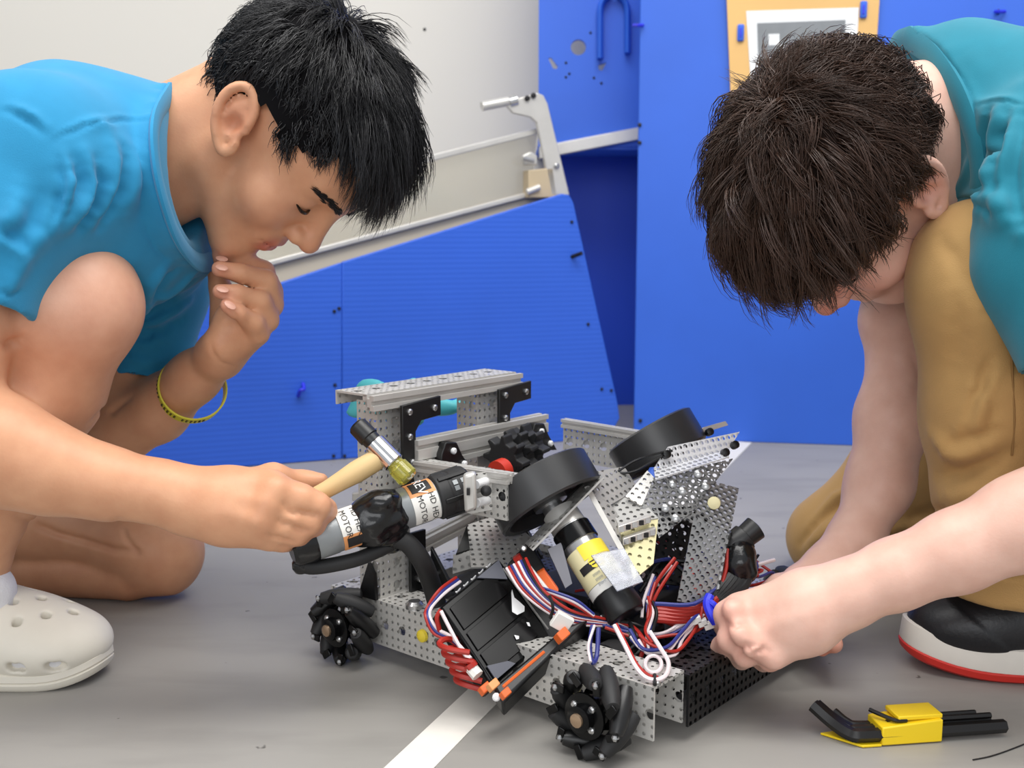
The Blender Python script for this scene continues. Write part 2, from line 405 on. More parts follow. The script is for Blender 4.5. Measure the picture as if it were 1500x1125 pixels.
def lap(V, Fq, lam):
    a = np.concatenate([Fq[:, 0], Fq[:, 1], Fq[:, 2], Fq[:, 3]]); b = np.concatenate([Fq[:, 1], Fq[:, 2], Fq[:, 3], Fq[:, 0]])
    n = len(V); acc = np.zeros((n, 3)); ct = np.bincount(a, minlength=n) + np.bincount(b, minlength=n)
    for i in range(3): acc[:, i] = np.bincount(a, V[b, i], n) + np.bincount(b, V[a, i], n)
    return V + lam * (acc / np.maximum(ct, 1)[:, None] - V)
def vnormals(V, Fq):
    fn = np.cross(V[Fq[:, 2]] - V[Fq[:, 0]], V[Fq[:, 3]] - V[Fq[:, 1]]); N = np.zeros_like(V)
    for i in range(3):
        for k in range(4): N[:, i] += np.bincount(Fq[:, k], fn[:, i], len(V))
    return N / (np.linalg.norm(N, axis=1)[:, None] + 1e-12)
def qmesh(name, V, Fq, material, parent=None, tint=None, smooth=True):
    me = bpy.data.meshes.new(name); me.vertices.add(len(V)); me.vertices.foreach_set('co', np.ascontiguousarray(V, np.float32).ravel())
    k = Fq.shape[1]; me.loops.add(Fq.size); me.loops.foreach_set('vertex_index', np.ascontiguousarray(Fq, np.int32).ravel())
    me.polygons.add(len(Fq)); me.polygons.foreach_set('loop_start', np.arange(0, Fq.size, k, dtype=np.int32))
    me.polygons.foreach_set('use_smooth', np.full(len(Fq), smooth)); me.update(calc_edges=True)
    if tint is not None:
        a = me.attributes.new('tint', 'FLOAT_COLOR', 'POINT'); a.data.foreach_set('color', np.concatenate([tint, np.ones((len(V), 1))], 1).astype(np.float32).ravel())
    me.materials.append(M[material] if isinstance(material, str) else material)
    o = bpy.data.objects.new(name, me); return link(o, parent)
def folds(V, Fq, L):
    """push cloth along its normal in ridges; L = (points, width, height)"""
    N = vnormals(V, Fq)
    disp = np.zeros(len(V))
    for P, wd, am in L:
        P = np.array(P); best = np.full(len(V), 1e9)
        tt = np.zeros(len(V)); m = len(P) - 1
        for i in range(m):
            a, b = P[i], P[i + 1]; ba = b - a; t = np.clip(((V - a) @ ba) / (ba @ ba), 0, 1); d = np.linalg.norm(V - a - t[:, None] * ba, axis=1)
            g = d < best; best = np.where(g, d, best); tt = np.where(g, (i + t) / m, tt)
        disp += am * np.exp(-(best / wd) ** 2) * np.clip(np.sin(np.clip(tt, .04, .96) * math.pi), 0, 1) ** .5
    return V + N * disp[:, None]
def snap_fn(V):
    q = V - CP; zc = q[:, 1] * _c - q[:, 2] * _s; yc = q[:, 1] * _s + q[:, 2] * _c
    U_ = 750 + FPX * q[:, 0] / zc; W_ = 562.5 - FPX * yc / zc
    def f(u, v, rad=5):
        c = np.where((np.abs(U_ - u) < rad) & (np.abs(W_ - v) < rad))[0]
        return V[c[np.argmin(zc[c])]] if len(c) else None
    return f
def creases(V, Fq, L):
    """ridges (+) and creases (-) laid on the visible side of a surface"""
    S = snap_fn(V); out = []
    for pts, wd, am in L:
        P = [S(*q[:2]) for q in smooth_pts([np.array([a, b, 0.0]) for a, b in pts], 4)]; P = [p for p in P if p is not None]
        if len(P) > 1: out.append(([p for i, p in enumerate(P) if i == 0 or np.linalg.norm(p - P[i - 1]) > 1e-5], wd, am))
    return folds(V, Fq, [o for o in out if len(o[0]) > 1])
def noise_disp(V, Fq, amp, freq, seed=0):
    N = vnormals(V, Fq); r = np.random.default_rng(seed); d = np.zeros(len(V))
    for i in range(7):
        k = r.normal(size=3) * freq; d += np.sin(V @ k + r.uniform(0, 6.28))
    return V + N * (d * amp / 3)[:, None]
def spots(V, base, L):
    T = np.tile(np.array(base), (len(V), 1))
    for p, rad, c, a in L:
        g = a * np.exp(-(np.linalg.norm(V - np.asarray(p), axis=1) / rad) ** 2)
        T = T * (1 - g[:, None]) + np.array(c) * g[:, None]
    return T

# ================================================================== THE SETTING
tag(MB().wbox(-2.6, 3.0, -3.2, 3.0, -.04, 0).build('floor', 'floor'), kind='structure')
tag(MB().wbox(-2.6, 3.0, 2.72, 2.80, 0, 2.8).build('wall_back', 'wall'), kind='structure')
wm = empty('wall_mark', at(622, 43, 2.718))
tag(wm, 'tiny dark nail hole mark on the beige wall above the rail', 'mark')
MB().ball(at(622, 43, 2.72), .004, 8).build('nail_head', 'ink', wm)

tp = [atz(572, 1125, .0006), atz(626, 1125, .0006), atz(1100, 650, .0006), atz(1070, 650, .0006)]
d0 = nrm((tp[3] + tp[2]) / 2 - (tp[0] + tp[1]) / 2); c0 = (tp[0] + tp[1]) / 2 - d0 * .4; c1 = (tp[2] + tp[3]) / 2 + d0 * .02; sd = np.cross(d0, UZ) * .0185
tag(MB().quad([c0 - sd, c0 + sd, c1 + sd, c1 - sd], .0008).build('floor_tape', 'tape_w'), 'long white tape line on the grey floor running under the robot', 'tape')

# --- leaning blue barrier with boards, rails, clear sheet and end plate
BP = atz(500, 672, 0); BD = nrm(np.array([.926, .377, 0])); BN = np.array([BD[1], -BD[0], 0])
def bp(u, v, off=0): return onplane(u, v, BP + BN * off, BN)
bar = empty('field_barrier', BP)
tag(bar, 'low slanted barrier of blue fluted boards with aluminium rails behind the robot', 'barrier')
MB().quad([bp(-420, 742), bp(499.6, 672), bp(499.6, 384.5), bp(380, 424), bp(-420, 640)], .012).build('board', 'flute', bar, bevel=.002)
top = [bp(500, 672), bp(890, 641), bp(906, 612), bp(903, 590), bp(838, 296), bp(832, 286), bp(822, 284), bp(500, 384)]
MB().quad(top, .012).build('board', 'flute', bar, bevel=.002)
def bolts(parent, pts, r, off, mt='ink', name='screw'):
    for u, v in pts:
        c = bp(u, v, off); MB().lathe(c - BN * .004, BN, [(0, r), (.004, r), (.006, r * .5)], 10).build(name, mt, parent)
bolts(bar, [(490, 456), (497, 452), (491, 564), (489, 668), (505, 668), (838, 325), (862, 475), (882, 570), (896, 572)], .0032, .008)
MB().tube(smooth_pts([bp(437, 580, .008), bp(440, 572, .022), bp(445, 570, .02), bp(444, 562, .008)]), .0035, 8).build('zip_tie', 'zip', bar)
MB().cyl(bp(838, 376, .006), bp(852, 371, .03), .004).build('zip_tie', 'ink', bar)
# rails behind the boards
OFF = -.045
def rail(u0, v0, u1, v1, hgt, name):
    a, b = bp(u0, v0, OFF), bp(u1, v1, OFF); d = nrm(b - a); n = np.cross(BN, d)
    MB().box((a + b) / 2, (b - a) / 2, BN * .012, n * hgt).build(name, 'alu_w', bar, bevel=.002)
rail(-300, 470, 790, 191, .006, 'top_rail'); rail(-300, 570, 776, 284, .005, 'lower_rail')
MB().quad([bp(-300, 570, OFF - .004), bp(776, 284, OFF - .004), bp(788, 194, OFF - .004), bp(-300, 472, OFF - .004)], .004).build('clear_sheet', mat('clear_poly', (236, 232, 220), .1, trans=.92), bar)
MB().quad([bp(-300, 640, OFF - .004), bp(830, 310, OFF - .004), bp(830, 274, OFF - .004), bp(-300, 575, OFF - .004)], .01).build('lower_strip', mat('tan_strip', (206, 194, 172), .6), bar)
ep = MB().quad([bp(u, v, -.02) for u, v in [(742, 156), (752, 146), (786, 136), (795, 140), (801, 152), (833, 286), (806, 286), (796, 232), (785, 180), (776, 172), (750, 166)]], .01).build('end_plate', 'alu_w', bar, bevel=.002)
for u, v in [(772, 144), (781, 140), (815, 243)]:
    MB().lathe(bp(u, v, -.014), BN, [(0, .0055), (.003, .0055), (.005, .003)], 10).build('bolt', 'ink' if v < 200 else 'steel', ep)
MB().cyl(bp(706, 156, -.02), bp(752, 147, -.02), .009).build('handle_bar', 'alu', bar)
MB().cyl(bp(745, 150, -.02), bp(756, 147, -.02), .011).build('bar_collar', 'chrome', bar)
MB().quad([bp(770, 250, -.03), bp(806, 246, -.03), bp(812, 290, -.03), bp(770, 290, -.03)], .03).build('tan_block', mat('tan_block', (190, 172, 142), .6), bar, bevel=.002)
lt = MB().quad([bp(764, 228, -.025), bp(776, 222, -.025), bp(786, 228, -.025), bp(786, 242, -.025), bp(766, 242, -.025)], .012).build('latch', 'alu', bar, bevel=.003)
MB().cyl(bp(766, 232, -.01), bp(782, 236, -.01), .004).build('latch_pin', 'steel', lt)
MB().cyl(bp(772, 281, -.012), bp(790, 274, -.012), .006).build('lower_bolt', 'alu_w', bar)

# --- tall blue panels
P2o = np.array([.25, 2.24, 0]); P2d = nrm(np.array([.44, -.08, 0])); P2n = np.array([P2d[1], -P2d[0], 0])
def p2(u, v, off=0): return onplane(u, v, P2o + P2n * off, P2n)
def vpanel(u0, u1, off, th, z1, name, parent, m='blue'):
    a = p2(u0, 648, off); b = p2(u1, 648, off); a[2] = b[2] = 0
    return MB().quad([a, b, b + UZ * z1, a + UZ * z1], th).build(name, m, parent, bevel=.002)
wp = empty('field_wall', P2o); tag(wp, 'tall smooth blue plastic wall panel behind the brown-haired person', 'panel')
vpanel(928, 1470, 0, .012, 1.35, 'sheet', wp)
a = p2(928, 648); a[2] = 0; bk = a - P2n * .5
MB().quad([a + P2d * .006, bk + P2d * .006, bk + P2d * .006 + UZ * 1.35, a + P2d * .006 + UZ * 1.35], .012).build('side_return', 'blue', wp)
for u, v in [(934, 37), (937, 183), (937, 209), (1462, 17), (938, 616)]:
    c = p2(u, v, .006); MB().lathe(c, P2n, [(0, .004), (.003, .004), (.004, .002)], 10).build('screw', 'ink', wp)
for u, v in [(934, 37), (1464, 17)]:
    MB().tube([p2(u - 6, v, .01), p2(u, v, .022), p2(u + 8, v, .01)], .0035, 6).build('zip_tie', 'zip', wp)
wq = empty('field_wall', p2(1600, 648, -.03)); tag(wq, 'narrow edge of a further blue panel at the top right corner', 'panel')
vpanel(1472, 2000, -.035, .012, 1.35, 'sheet', wq)

# recessed blue bay between the beige wall and the tall panel
bay = empty('field_bay', at(860, 620, 2.5)); tag(bay, 'recessed blue bay with arch trim, round hole and aluminium bar', 'panel')
YB = 2.44
def by(u, v, Y=YB): return at(u, v, Y)
x0 = by(789, 100)[0]; x1 = by(960, 100)[0]
zb = by(850, 215)[2]
sh = MB().quad([(x0, YB, zb), (x1, YB, zb), (x1, YB, 1.4), (x0, YB, 1.4)], .014).build('upper_sheet', 'blue', bay)
def cutter(pts, ext):
    me = MB().quad(pts, ext).build('tmp_cut', 'blue'); return me
def boolean_cut(o, cut):
    md = o.modifiers.new('b', 'BOOLEAN'); md.operation = 'DIFFERENCE'; md.object = cut; md.solver = 'EXACT'
    bpy.context.view_layer.update(); dg = bpy.context.evaluated_depsgraph_get()
    nm = bpy.data.meshes.new_from_object(o.evaluated_get(dg)); nm.polygons.foreach_set('use_smooth', [False] * len(nm.polygons)); o.modifiers.clear(); o.data = nm; bpy.data.objects.remove(cut)
c = by(847, 70); rr = .0165
boolean_cut(sh, cutter([c + np.array([math.cos(a) * rr, 0, math.sin(a) * rr]) for a in np.linspace(0, 2 * math.pi, 24, endpoint=False)], .1))
for q in ([(803, 86), (807, 85), (817, 98), (815, 102), (810, 101)], [(876, 96), (888, 92), (882, 104), (877, 103)]):
    boolean_cut(sh, cutter([by(u, v) for u, v in q], .1))
# arch trim
arch = [by(879, 86, YB - .02), by(879, 20, YB - .02)] + [by(899 + 20 * math.cos(a), 16 - 24 * math.sin(a), YB - .02) for a in np.linspace(math.pi, 0, 9)] + [by(919, 20, YB - .02), by(919, 78, YB - .02)]
MB().tube(arch, .007, 8, flat=2.2, up=(1, 0, 0)).build('arch_trim', 'blue', bay)
zs = zb
MB().quad([(x0, YB, zs), (x1, YB, zs), (x1, 2.72, zs), (x0, 2.72, zs)], .012).build('shade_cover', 'blue', bay)  # added cover that keeps the recess below it in shade
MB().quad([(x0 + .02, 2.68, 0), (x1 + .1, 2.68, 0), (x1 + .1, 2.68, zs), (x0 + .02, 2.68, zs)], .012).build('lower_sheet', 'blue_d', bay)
a, b = by(790, 224, YB - .012), by(935, 196, YB - .012)
MB().box((a + b) / 2, (b - a) / 2, (0, .01, 0), np.array([0, 0, .0135])).build('cross_bar', 'alu_w', bay, bevel=.002)
for u, v in [(829, 92), (834, 108), (870, 114), (881, 122), (865, 48), (829, 113)]:
    MB().ball(by(u, v, YB - .007), .003, 8).build('screw_hole', 'ink', bay)

# --- plywood board with a printed marker
PLP = P2o + P2n * .012
def pl(u, v, off=.0): return onplane(u, v, PLP + P2n * off, P2n)
pb = empty('marker_board', pl(1175, 100)); tag(pb, 'plywood board with a printed grey marker sheet on the blue panel', 'board')
MB().quad([pl(1072, 190), pl(1276, 180), pl(1292, -60), pl(1062, -60)], .012).build('plywood_sheet', 'ply', pb, bevel=.001)
pap = MB().quad([pl(1104, 190, .007), pl(1250, 185, .007), pl(1258, 11, .007), pl(1093, 16, .007)], .0008).build('paper_sheet', 'paper', pb)
def tg(c, r, off=.0078):
    # marker grid: col/row to board point
    u0, v0 = 1109, 34; u = u0 + c * 16.2 + r * .55 * (1 - c / 4); v = v0 - c * .6 + r * 16.6
    return pl(u, v, off)
MB().quad([tg(0, 8), tg(8, 8), tg(8, 0), tg(0, 0)], .0004).build('marker_print', 'tagk', pap)
def cells(name, L):
    for c, r in L: MB().quad([tg(c, r + 1, .0084), tg(c + 1, r + 1, .0084), tg(c + 1, r, .0084), tg(c, r, .0084)], .0003).build(name, 'paper', pap)
cells('marker_cell', [(1, 1), (2, 2), (3, 2), (6, 2), (1, 3), (3, 3), (4, 3), (2, 5), (5, 5), (6, 4)])
for u, v in [(1085, 48), (1265, 14)]:
    MB().box(pl(u, v, .009), P2d * .0065, UZ * .016, P2n * .003).build('slot', 'blue', pb, bevel=.003)
    MB().box(pl(u, v, .012), P2d * .002, UZ * .009, P2n * .002).build('zip_tie', 'zip', pb, bevel=.001)

# ================================================================== PEOPLE
def strands(name, guides, material, parent, nchild, spread, r0, conv=.65, seed=1, jit=.0012):
    """mesh of thin tapered three-sided hair strands grown around guide curves"""
    r = np.random.default_rng(seed); G = np.array(guides)           # (g, k, 3)
    g, k, _ = G.shape; t = np.linspace(0, 1, k)
    off = r.normal(size=(g, nchild, 1, 3)) * spread
    P = G[:, None] + off * (1 - conv * t)[None, None, :, None] + np.cumsum(r.normal(size=(g, nchild, k, 3)) * jit, axis=2) * t[None, None, :, None]
    ln = r.uniform(.72, 1.06, size=(g, nchild, 1, 1)); P = P[:, :, :1] + (P - P[:, :, :1]) * ln
    P = P.reshape(-1, k, 3); n = len(P)
    T = np.gradient(P, axis=1); T /= np.linalg.norm(T, axis=2, keepdims=True) + 1e-12
    X = np.cross(T, np.array([.31, .52, .79])); X /= np.linalg.norm(X, axis=2, keepdims=True) + 1e-9; Yv = np.cross(T, X)
    rad = r0 * (1 - .85 * t ** 1.6)
    V = np.stack([P + (X * math.cos(a) + Yv * math.sin(a)) * rad[None, :, None] for a in (0, 2.094, 4.189)], 2)   # n,k,3,3
    base = (np.arange(n) * k * 3)[:, None, None] + (np.arange(k - 1) * 3)[None, :, None]
    F = []
    for s in range(3):
        q = (s + 1) % 3
        F.append(np.stack([base[..., 0] + s, base[..., 0] + q, base[..., 0] + 3 + q, base[..., 0] + 3 + s], -1).reshape(-1, 4))
    return qmesh(name, V.reshape(-1, 3), np.concatenate(F), material, parent)

class Head:
    def __init__(s, O, Fw, U, k=1.0):
        s.O = np.asarray(O, float); s.F = nrm(Fw); s.U = nrm(U - s.F * (U @ s.F)); s.R = np.cross(s.F, s.U); s.k = k
        s.A = np.array([s.R, s.F, s.U])
    def p(s, x, y, z): return s.O + s.k * (s.R * x + s.F * y + s.U * z)
    def d(s, x, y, z): return s.R * x + s.F * y + s.U * z
    def cap(s, f, a, b, r1, r2=None, k=.008, op='u'): f.cap(s.p(*a), s.p(*b), r1 * s.k, None if r2 is None else r2 * s.k, k, op=op)
    def ell(s, f, c, r, k=.01, op='u'): f.ell(s.p(*c), s.A, np.array(r) * s.k, k, op)

def head_prims(f, H, er=0.):
    H.ell(f, (0, 0, .04), (.075, .097, .087), .02)
    H.ell(f, (0, .05, .035), (.066, .053, .06), .02)
    H.ell(f, (0, .048, -.028), (.054, .048, .068), .02)                 # face mass
    for s in (-1, 1):
        H.cap(f, (s * .058, .005, -.03), (s * .05, .012, -.058), .016, .016, .02)
        H.cap(f, (s * .05, .012, -.058), (s * .018, .074, -.090), .017, .017, .02)   # jaw line
        H.ell(f, (s * .042, .062, -.022), (.026, .028, .026), .02)     # cheek
        H.cap(f, (s * .012, .092, .030), (s * .042, .078, .032), .011, .010, .012)   # brow
    H.ell(f, (0, .080, -.090), (.022, .016, .016), .018)                # chin
    for s in (-1, 1):
        H.ell(f, (s * .034, .101, .008), (.019, .014, .013), .012, 's')  # eye socket
        H.ell(f, (s * .032, .0785, .009), (.0155, .0135, .012), .005)    # lid over eyeball
    H.cap(f, (0, .094, .022), (0, .112, -.016), .0085, .0105, .012)      # nose bridge
    H.ell(f, (0, .115, -.021), (.0115, .011, .0105), .006)              # tip
    for s in (-1, 1):
        H.ell(f, (s * .0125, .104, -.025), (.0075, .0105, .0085), .005)
        H.ell(f, (s * .0065, .108, -.0355), (.0035, .005, .005), .003, 's')
    H.ell(f, (0, .088, -.052), (.027, .0125, .019), .014)                # muzzle
    for z, r, y in ((-.0505, .0052, .0975), (-.0615, .0062, .0955)):
        H.cap(f, (-.02, y - .0095, z + .001), (-.007, y, z + .001), r * .6, r, .004)
        H.cap(f, (.02, y - .0095, z + .001), (.007, y, z + .001), r * .6, r, .004)
        H.cap(f, (-.007, y, z), (.007, y, z), r, r, .004)
    H.cap(f, (-.022, .0915, -.0555), (0, .104, -.0557), .0014, .0016, .002, 's'); H.cap(f, (0, .104, -.0557), (.022, .0915, -.0555), .0016, .0014, .002, 's')
    for s in (-1, 1):                                                   # ears
        ce, se = math.cos(er), math.sin(er)
        def e(y, z, o=0.):
            y = y * .82; y2 = y * ce - z * se; z2 = y * se + z * ce
            return (s * (.0765 + o + max(0, -y) * .3), y2, z2)
        ea = np.array([H.R, H.F * ce + H.U * se, -H.F * se + H.U * ce]); f.ell(H.p(s * .079, 0, 0) - ea[1] * .005, ea, np.array((.0055, .015, .026)) * H.k, .006)
        ch = [(.013, -.004), (.014, .014), (.006, .028), (-.008, .032), (-.02, .024), (-.025, .008), (-.021, -.010), (-.011, -.024), (-.002, -.031), (.006, -.027), (.009, -.018)]
        ch = [tuple(q[:2]) for q in smooth_pts([np.array([a, b, 0.0]) for a, b in ch], 3)]
        for a, b in zip(ch[:-1], ch[1:]): H.cap(f, e(*a, .004), e(*b, .004), .0046, .0046, .002)
        an = [(.002, .02), (-.009, .012), (-.012, .0), (-.007, -.013), (.0, -.016)]
        for a, b in zip(an[:-1], an[1:]): H.cap(f, e(*a, .003), e(*b, .003), .0034, .0034, .003)
        H.ell(f, (s * .088, .001, -.004), (.011, .009, .011), .003, 's')
        H.ell(f, (s * .080, .011, -.006), (.004, .004, .006), .003)

def hair_zline(y, front=.066, side=.022, nape=-.045):
    return np.interp(y, [-.11, -.06, -.03, -.012, .012, .03, .05, .066, .085, .11], [nape, nape, -.02, .026, .034, side - .004, side + .006, front - .02, front, front + .004])

def scalp(H, cut, n, r, rad=(.077, .099, .089), c=(0, 0, .04)):
    """random points of the hairy part of the skull, local coordinates with normals"""
    out = []
    while len(out) < n:
        d = r.normal(size=3); d /= np.linalg.norm(d); p = np.array(c) + d * np.array(rad)
        if p[2] > cut(p[1], p[0]): out.append(p)
    return np.array(out)

def hair_cap(name, H, cut, parent, material, off=.004, rad=(.077, .099, .089), c=(0, 0, .04)):
    m = MB(); n, k = 72, 48; keep = {}; P = []
    for j in range(k + 1):
        th = math.pi * j / k
        for i in range(n):
            a = 2 * math.pi * i / n
            P.append(np.array(c) + np.array([math.sin(th) * math.cos(a), math.sin(th) * math.sin(a), math.cos(th)]) * (np.array(rad) + off))
    P = np.array(P); fs = []
    for j in range(k):
        for i in range(n):
            q = (j * n + i, (j + 1) * n + i, (j + 1) * n + (i + 1) % n, j * n + (i + 1) % n); ctr = P[list(q)].mean(0)
            if ctr[2] > cut(ctr[1], ctr[0]) + .002: fs.append(q)
    m.add([H.p(*p) for p in P], fs); return m.build(name, material, parent)

def grow(p, H, whorl, length, lift, grav, r, k=8, off=.004, c=(0, 0, .04), rad=(.077, .099, .089), fwd=(0, 0, 0), wob=.1, lift_end=0.):
    c = np.array(c); rad = np.array(rad); P = [p.copy()]; q = p.copy(); wv = r.normal(size=3) * wob
    gl = np.array([H.R @ np.array(grav), H.F @ np.array(grav), H.U @ np.array(grav)])
    for i in range(k - 1):
        n = (q - c) / rad ** 2; n /= np.linalg.norm(n)
        g = q - np.array(whorl); g = g - n * (g @ n); g /= np.linalg.norm(g) + 1e-6
        f = np.array(fwd) - n * (np.array(fwd) @ n)
        t = i / (k - 2)
        d = g + f + n * (lift * (1 - t) + lift_end * t) + gl * (.3 + .7 * t) + wv; d /= np.linalg.norm(d)
        q = q + d * length / (k - 1)
        e = np.linalg.norm((q - c) / (rad + off))
        if e < 1: q = c + (q - c) / e
        P.append(q.copy())
    return [H.p(*x) for x in P]

def brow(name, H, s, parent, material, seed, V):
    r = np.random.default_rng(seed); G = []
    for i in range(60):
        t = i / 59; x = .011 + .036 * t; z = .0265 + .006 * math.sin(t * 2.2) + r.normal() * .0012; y = .1025 - .024 * t ** 1.6
        w0 = H.p(s * x, y, z); w1 = V[np.argmin(np.linalg.norm(V - w0, axis=1))]; dl = w1 - w0 + H.F * .0012; a = np.array([s * x + dl @ H.R, y + dl @ H.F, z + dl @ H.U]); d = np.array([s * .006, -.0025 - .003 * t, .0015 - .003 * t])
        G.append([H.p(*(a + d * q)) for q in (0, .5, 1.0)])
    return strands(name, G, material, parent, 7, .0009, .00036, conv=.3, seed=seed, jit=.0001)

# ------------------------------------------------------------------ person on the left
SKA = lin((214, 160, 124)); SKB = lin((232, 190, 172))
pa = empty('person', at(-150, 900, 1.1))
tag(pa, 'crouching person with short black hair in a bright blue t-shirt holding a small mallet', 'person')
pA, yA = math.radians(63), math.radians(12)
FA = np.array([math.cos(pA) * math.cos(yA), -math.cos(pA) * math.sin(yA), -math.sin(pA)]); UA = np.array([math.sin(pA) * math.cos(yA), -math.sin(pA) * math.sin(yA), math.cos(pA)])
HA = Head((0, 0, 0), FA, UA); HA.O = at(347, 178, 1.03) - HA.R * .082
fa = Field(.0025)
head_prims(fa, HA, .6)
fa.cap(HA.p(0, -.032, -.01), at(205, 238, 1.10), .055, .058, .022)                     # neck
fa.cap(HA.p(0, .0, -.045), at(225, 262, 1.10), .036, .044, .015)
fa.cap(at(205, 255, 1.10), at(60, 320, 1.10), .055, .085, .03)
# far arm: upper arm, forearm, hand at the chin
fa.chain([(232, 330, 1.24, 62), (176, 628, 1.18, 47)], .02)
fa.chain([(178, 628, 1.18, 47), (230, 600, 1.17, 46), (285, 552, 1.145, 36), (322, 520, 1.125, 31)], .015)
fa.chain([(322, 520, 1.12, 32), (388, 448, 1.13, 25)], .012); fa.chain([(322, 520, 1.115, 31), (372, 488, 1.105, 22)], .012)
fa.chain([(325, 505, 1.10, 28), (345, 470, 1.105, 27), (392, 425, 1.135, 22)], .012)
fa.chain([(330, 500, 1.14, 26), (335, 440, 1.15, 20)], .012)
fa.chain([(392, 432, 1.14, 19), (386, 398, 1.132, 16), (352, 380, 1.115, 14), (322, 375, 1.105, 11.5)], .004)
fa.chain([(396, 446, 1.122, 20), (390, 412, 1.112, 17), (352, 400, 1.095, 14.5), (321, 394, 1.085, 12)], .004)
fa.chain([(390, 468, 1.108, 20), (381, 443, 1.098, 17), (348, 431, 1.082, 14), (322, 427, 1.074, 11.5)], .004)
fa.chain([(378, 488, 1.096, 18), (372, 474, 1.086, 15.5), (350, 459, 1.072, 12.5), (332, 448, 1.066, 10.5)], .004)
fa.chain([(330, 470, 1.15, 22), (322, 420, 1.145, 15), (313, 383, 1.135, 12)], .006)    # thumb behind
# near arm: upper arm, forearm, fist
fa.chain([(-30, 250, .965, 84), (-62, 450, .925, 78), (-80, 640, .90, 70)], .02)
fa.chain([(-85, 650, .90, 74), (0, 661, .905, 78), (78, 689, .908, 61), (156, 708, .912, 49), (235, 721, .915, 42), (285, 733, .918, 43)], .02)
fa.chain([(285, 733, .918, 43), (335, 730, .918, 44), (392, 722, .915, 37)], .015)
fa.chain([(285, 740, .918, 43), (335, 752, .912, 45), (385, 768, .905, 36)], .015)
fa.chain([(398, 720, .914, 29), (440, 732, .908, 24), (463, 742, .912, 22), (474, 748, .935, 20), (462, 752, .965, 18)], .004)
fa.chain([(388, 744, .908, 27), (428, 758, .904, 22), (452, 766, .908, 19), (462, 772, .93, 18), (450, 772, .96, 16)], .004)
fa.chain([(378, 764, .904, 26), (412, 776, .902, 20), (434, 783, .906, 17), (443, 787, .925, 16), (432, 786, .95, 14)], .004)
fa.chain([(364, 778, .905, 24), (396, 790, .904, 17), (414, 795, .91, 14), (420, 797, .925, 13)], .004)
fa.chain([(340, 712, .935, 26), (400, 700, .965, 20), (446, 706, .985, 15), (470, 704, .985, 12)], .01)   # thumb
for u, v, Y, r in [(405, 716, .899, 17), (392, 742, .893, 17), (380, 764, .890, 15)]: fa.ell(at(u, v, Y), np.eye(3), np.ones(3) * px(r, Y), .012)
# raised near leg
fa.cap(at(-400, 560, 1.10), at(-120, 455, 1.06), .085, .075, .03); fa.cap(at(-120, 455, 1.06), at(90, 422, 1.0), .078, .057, .03)
fa.chain([(92, 424, 1.0, 92), (116, 450, .985, 80)], .03)
fa.chain([(118, 455, .99, 74), (72, 570, 1.0, 70), (20, 690, 1.0, 56), (-32, 825, 1.01, 38)], .03)
fa.chain([(66, 520, 1.03, 70), (10, 650, 1.03, 66)], .03)
fa.chain([(-32, 825, 1.01, 38), (-28, 880, 1.015, 34)], .02)
# kneeling far leg
fa.cap(at(-380, 590, 1.30), at(60, 745, 1.27), .085, .062, .03)
fa.chain([(60, 748, 1.265, 76), (200, 782, 1.245, 60)], .03); fa.chain([(205, 786, 1.245, 60), (240, 808, 1.235, 60)], .03)
fa.chain([(238, 822, 1.24, 54), (190, 842, 1.235, 38)], .01); fa.chain([(190, 842, 1.235, 38), (60, 826, 1.255, 48), (-160, 800, 1.33, 44), (-330, 790, 1.40, 34)], .004)
fa.chain([(-330, 790, 1.42, 32), (-400, 820, 1.44, 26)], .02)
VA, QA = fa.mesh(3)
VA = creases(VA, QA, [([(418, 742), (450, 754), (474, 760)], .0022, -.0035), ([(412, 766), (438, 777), (458, 782)], .0022, -.0035), ([(396, 788), (420, 794), (436, 797)], .002, -.003),
    ([(326, 745), (350, 752), (372, 762)], .006, .0012), ([(350, 728), (378, 730), (400, 736)], .006, .0012),
    ([(178, 765), (195, 800), (196, 812)], .003, -.003), ([(196, 812), (150, 806), (90, 788), (30, 762)], .004, -.005),
    ([(12, 505), (22, 508), (34, 500)], .005, -.006), ([(137, 624), (160, 600), (188, 578)], .004, -.003),
    ([(304, 503), (316, 530), (348, 542)], .0025, -.0018), ([(330, 490), (345, 470), (350, 455)], .004, -.002)])
VA[:, 2] = np.maximum(VA[:, 2], .001)
red = lin((196, 104, 82)); pink = lin((226, 158, 138)); shade = lin((184, 122, 88))  # last tone stands for shade at the jaw and under the kneeling leg
tA = spots(VA, SKA, [(HA.p(x, .098, z), .008, lin((190, 104, 92)), .75) for x in (-.014, -.005, .005, .014) for z in (-.051, -.061)] +
           [(HA.p(s * .08, -.004, .0), .02, red, .35) for s in (-1, 1)] + [(HA.p(0, .118, -.022), .014, red, .25), (HA.p(.04, .075, -.02), .025, pink, .3), (HA.p(.05, -.01, -.09), .05, shade, .35)] +
           [(at(u, v, Y), .012, pink, .5) for u, v, Y in [(474, 748, .92), (462, 770, .92), (443, 786, .92), (320, 376, 1.1), (320, 395, 1.08), (322, 428, 1.07), (332, 449, 1.06)]] +
           [(at(120, 430, .94), .07, lin((226, 176, 156)), .6), (at(230, 860, 1.23), .05, shade, .6), (at(100, 860, 1.25), .08, shade, .5)])  # knee highlight and leg shade are put into the skin tint
bodyA = qmesh('body', VA, QA, 'skin', pa, tA)
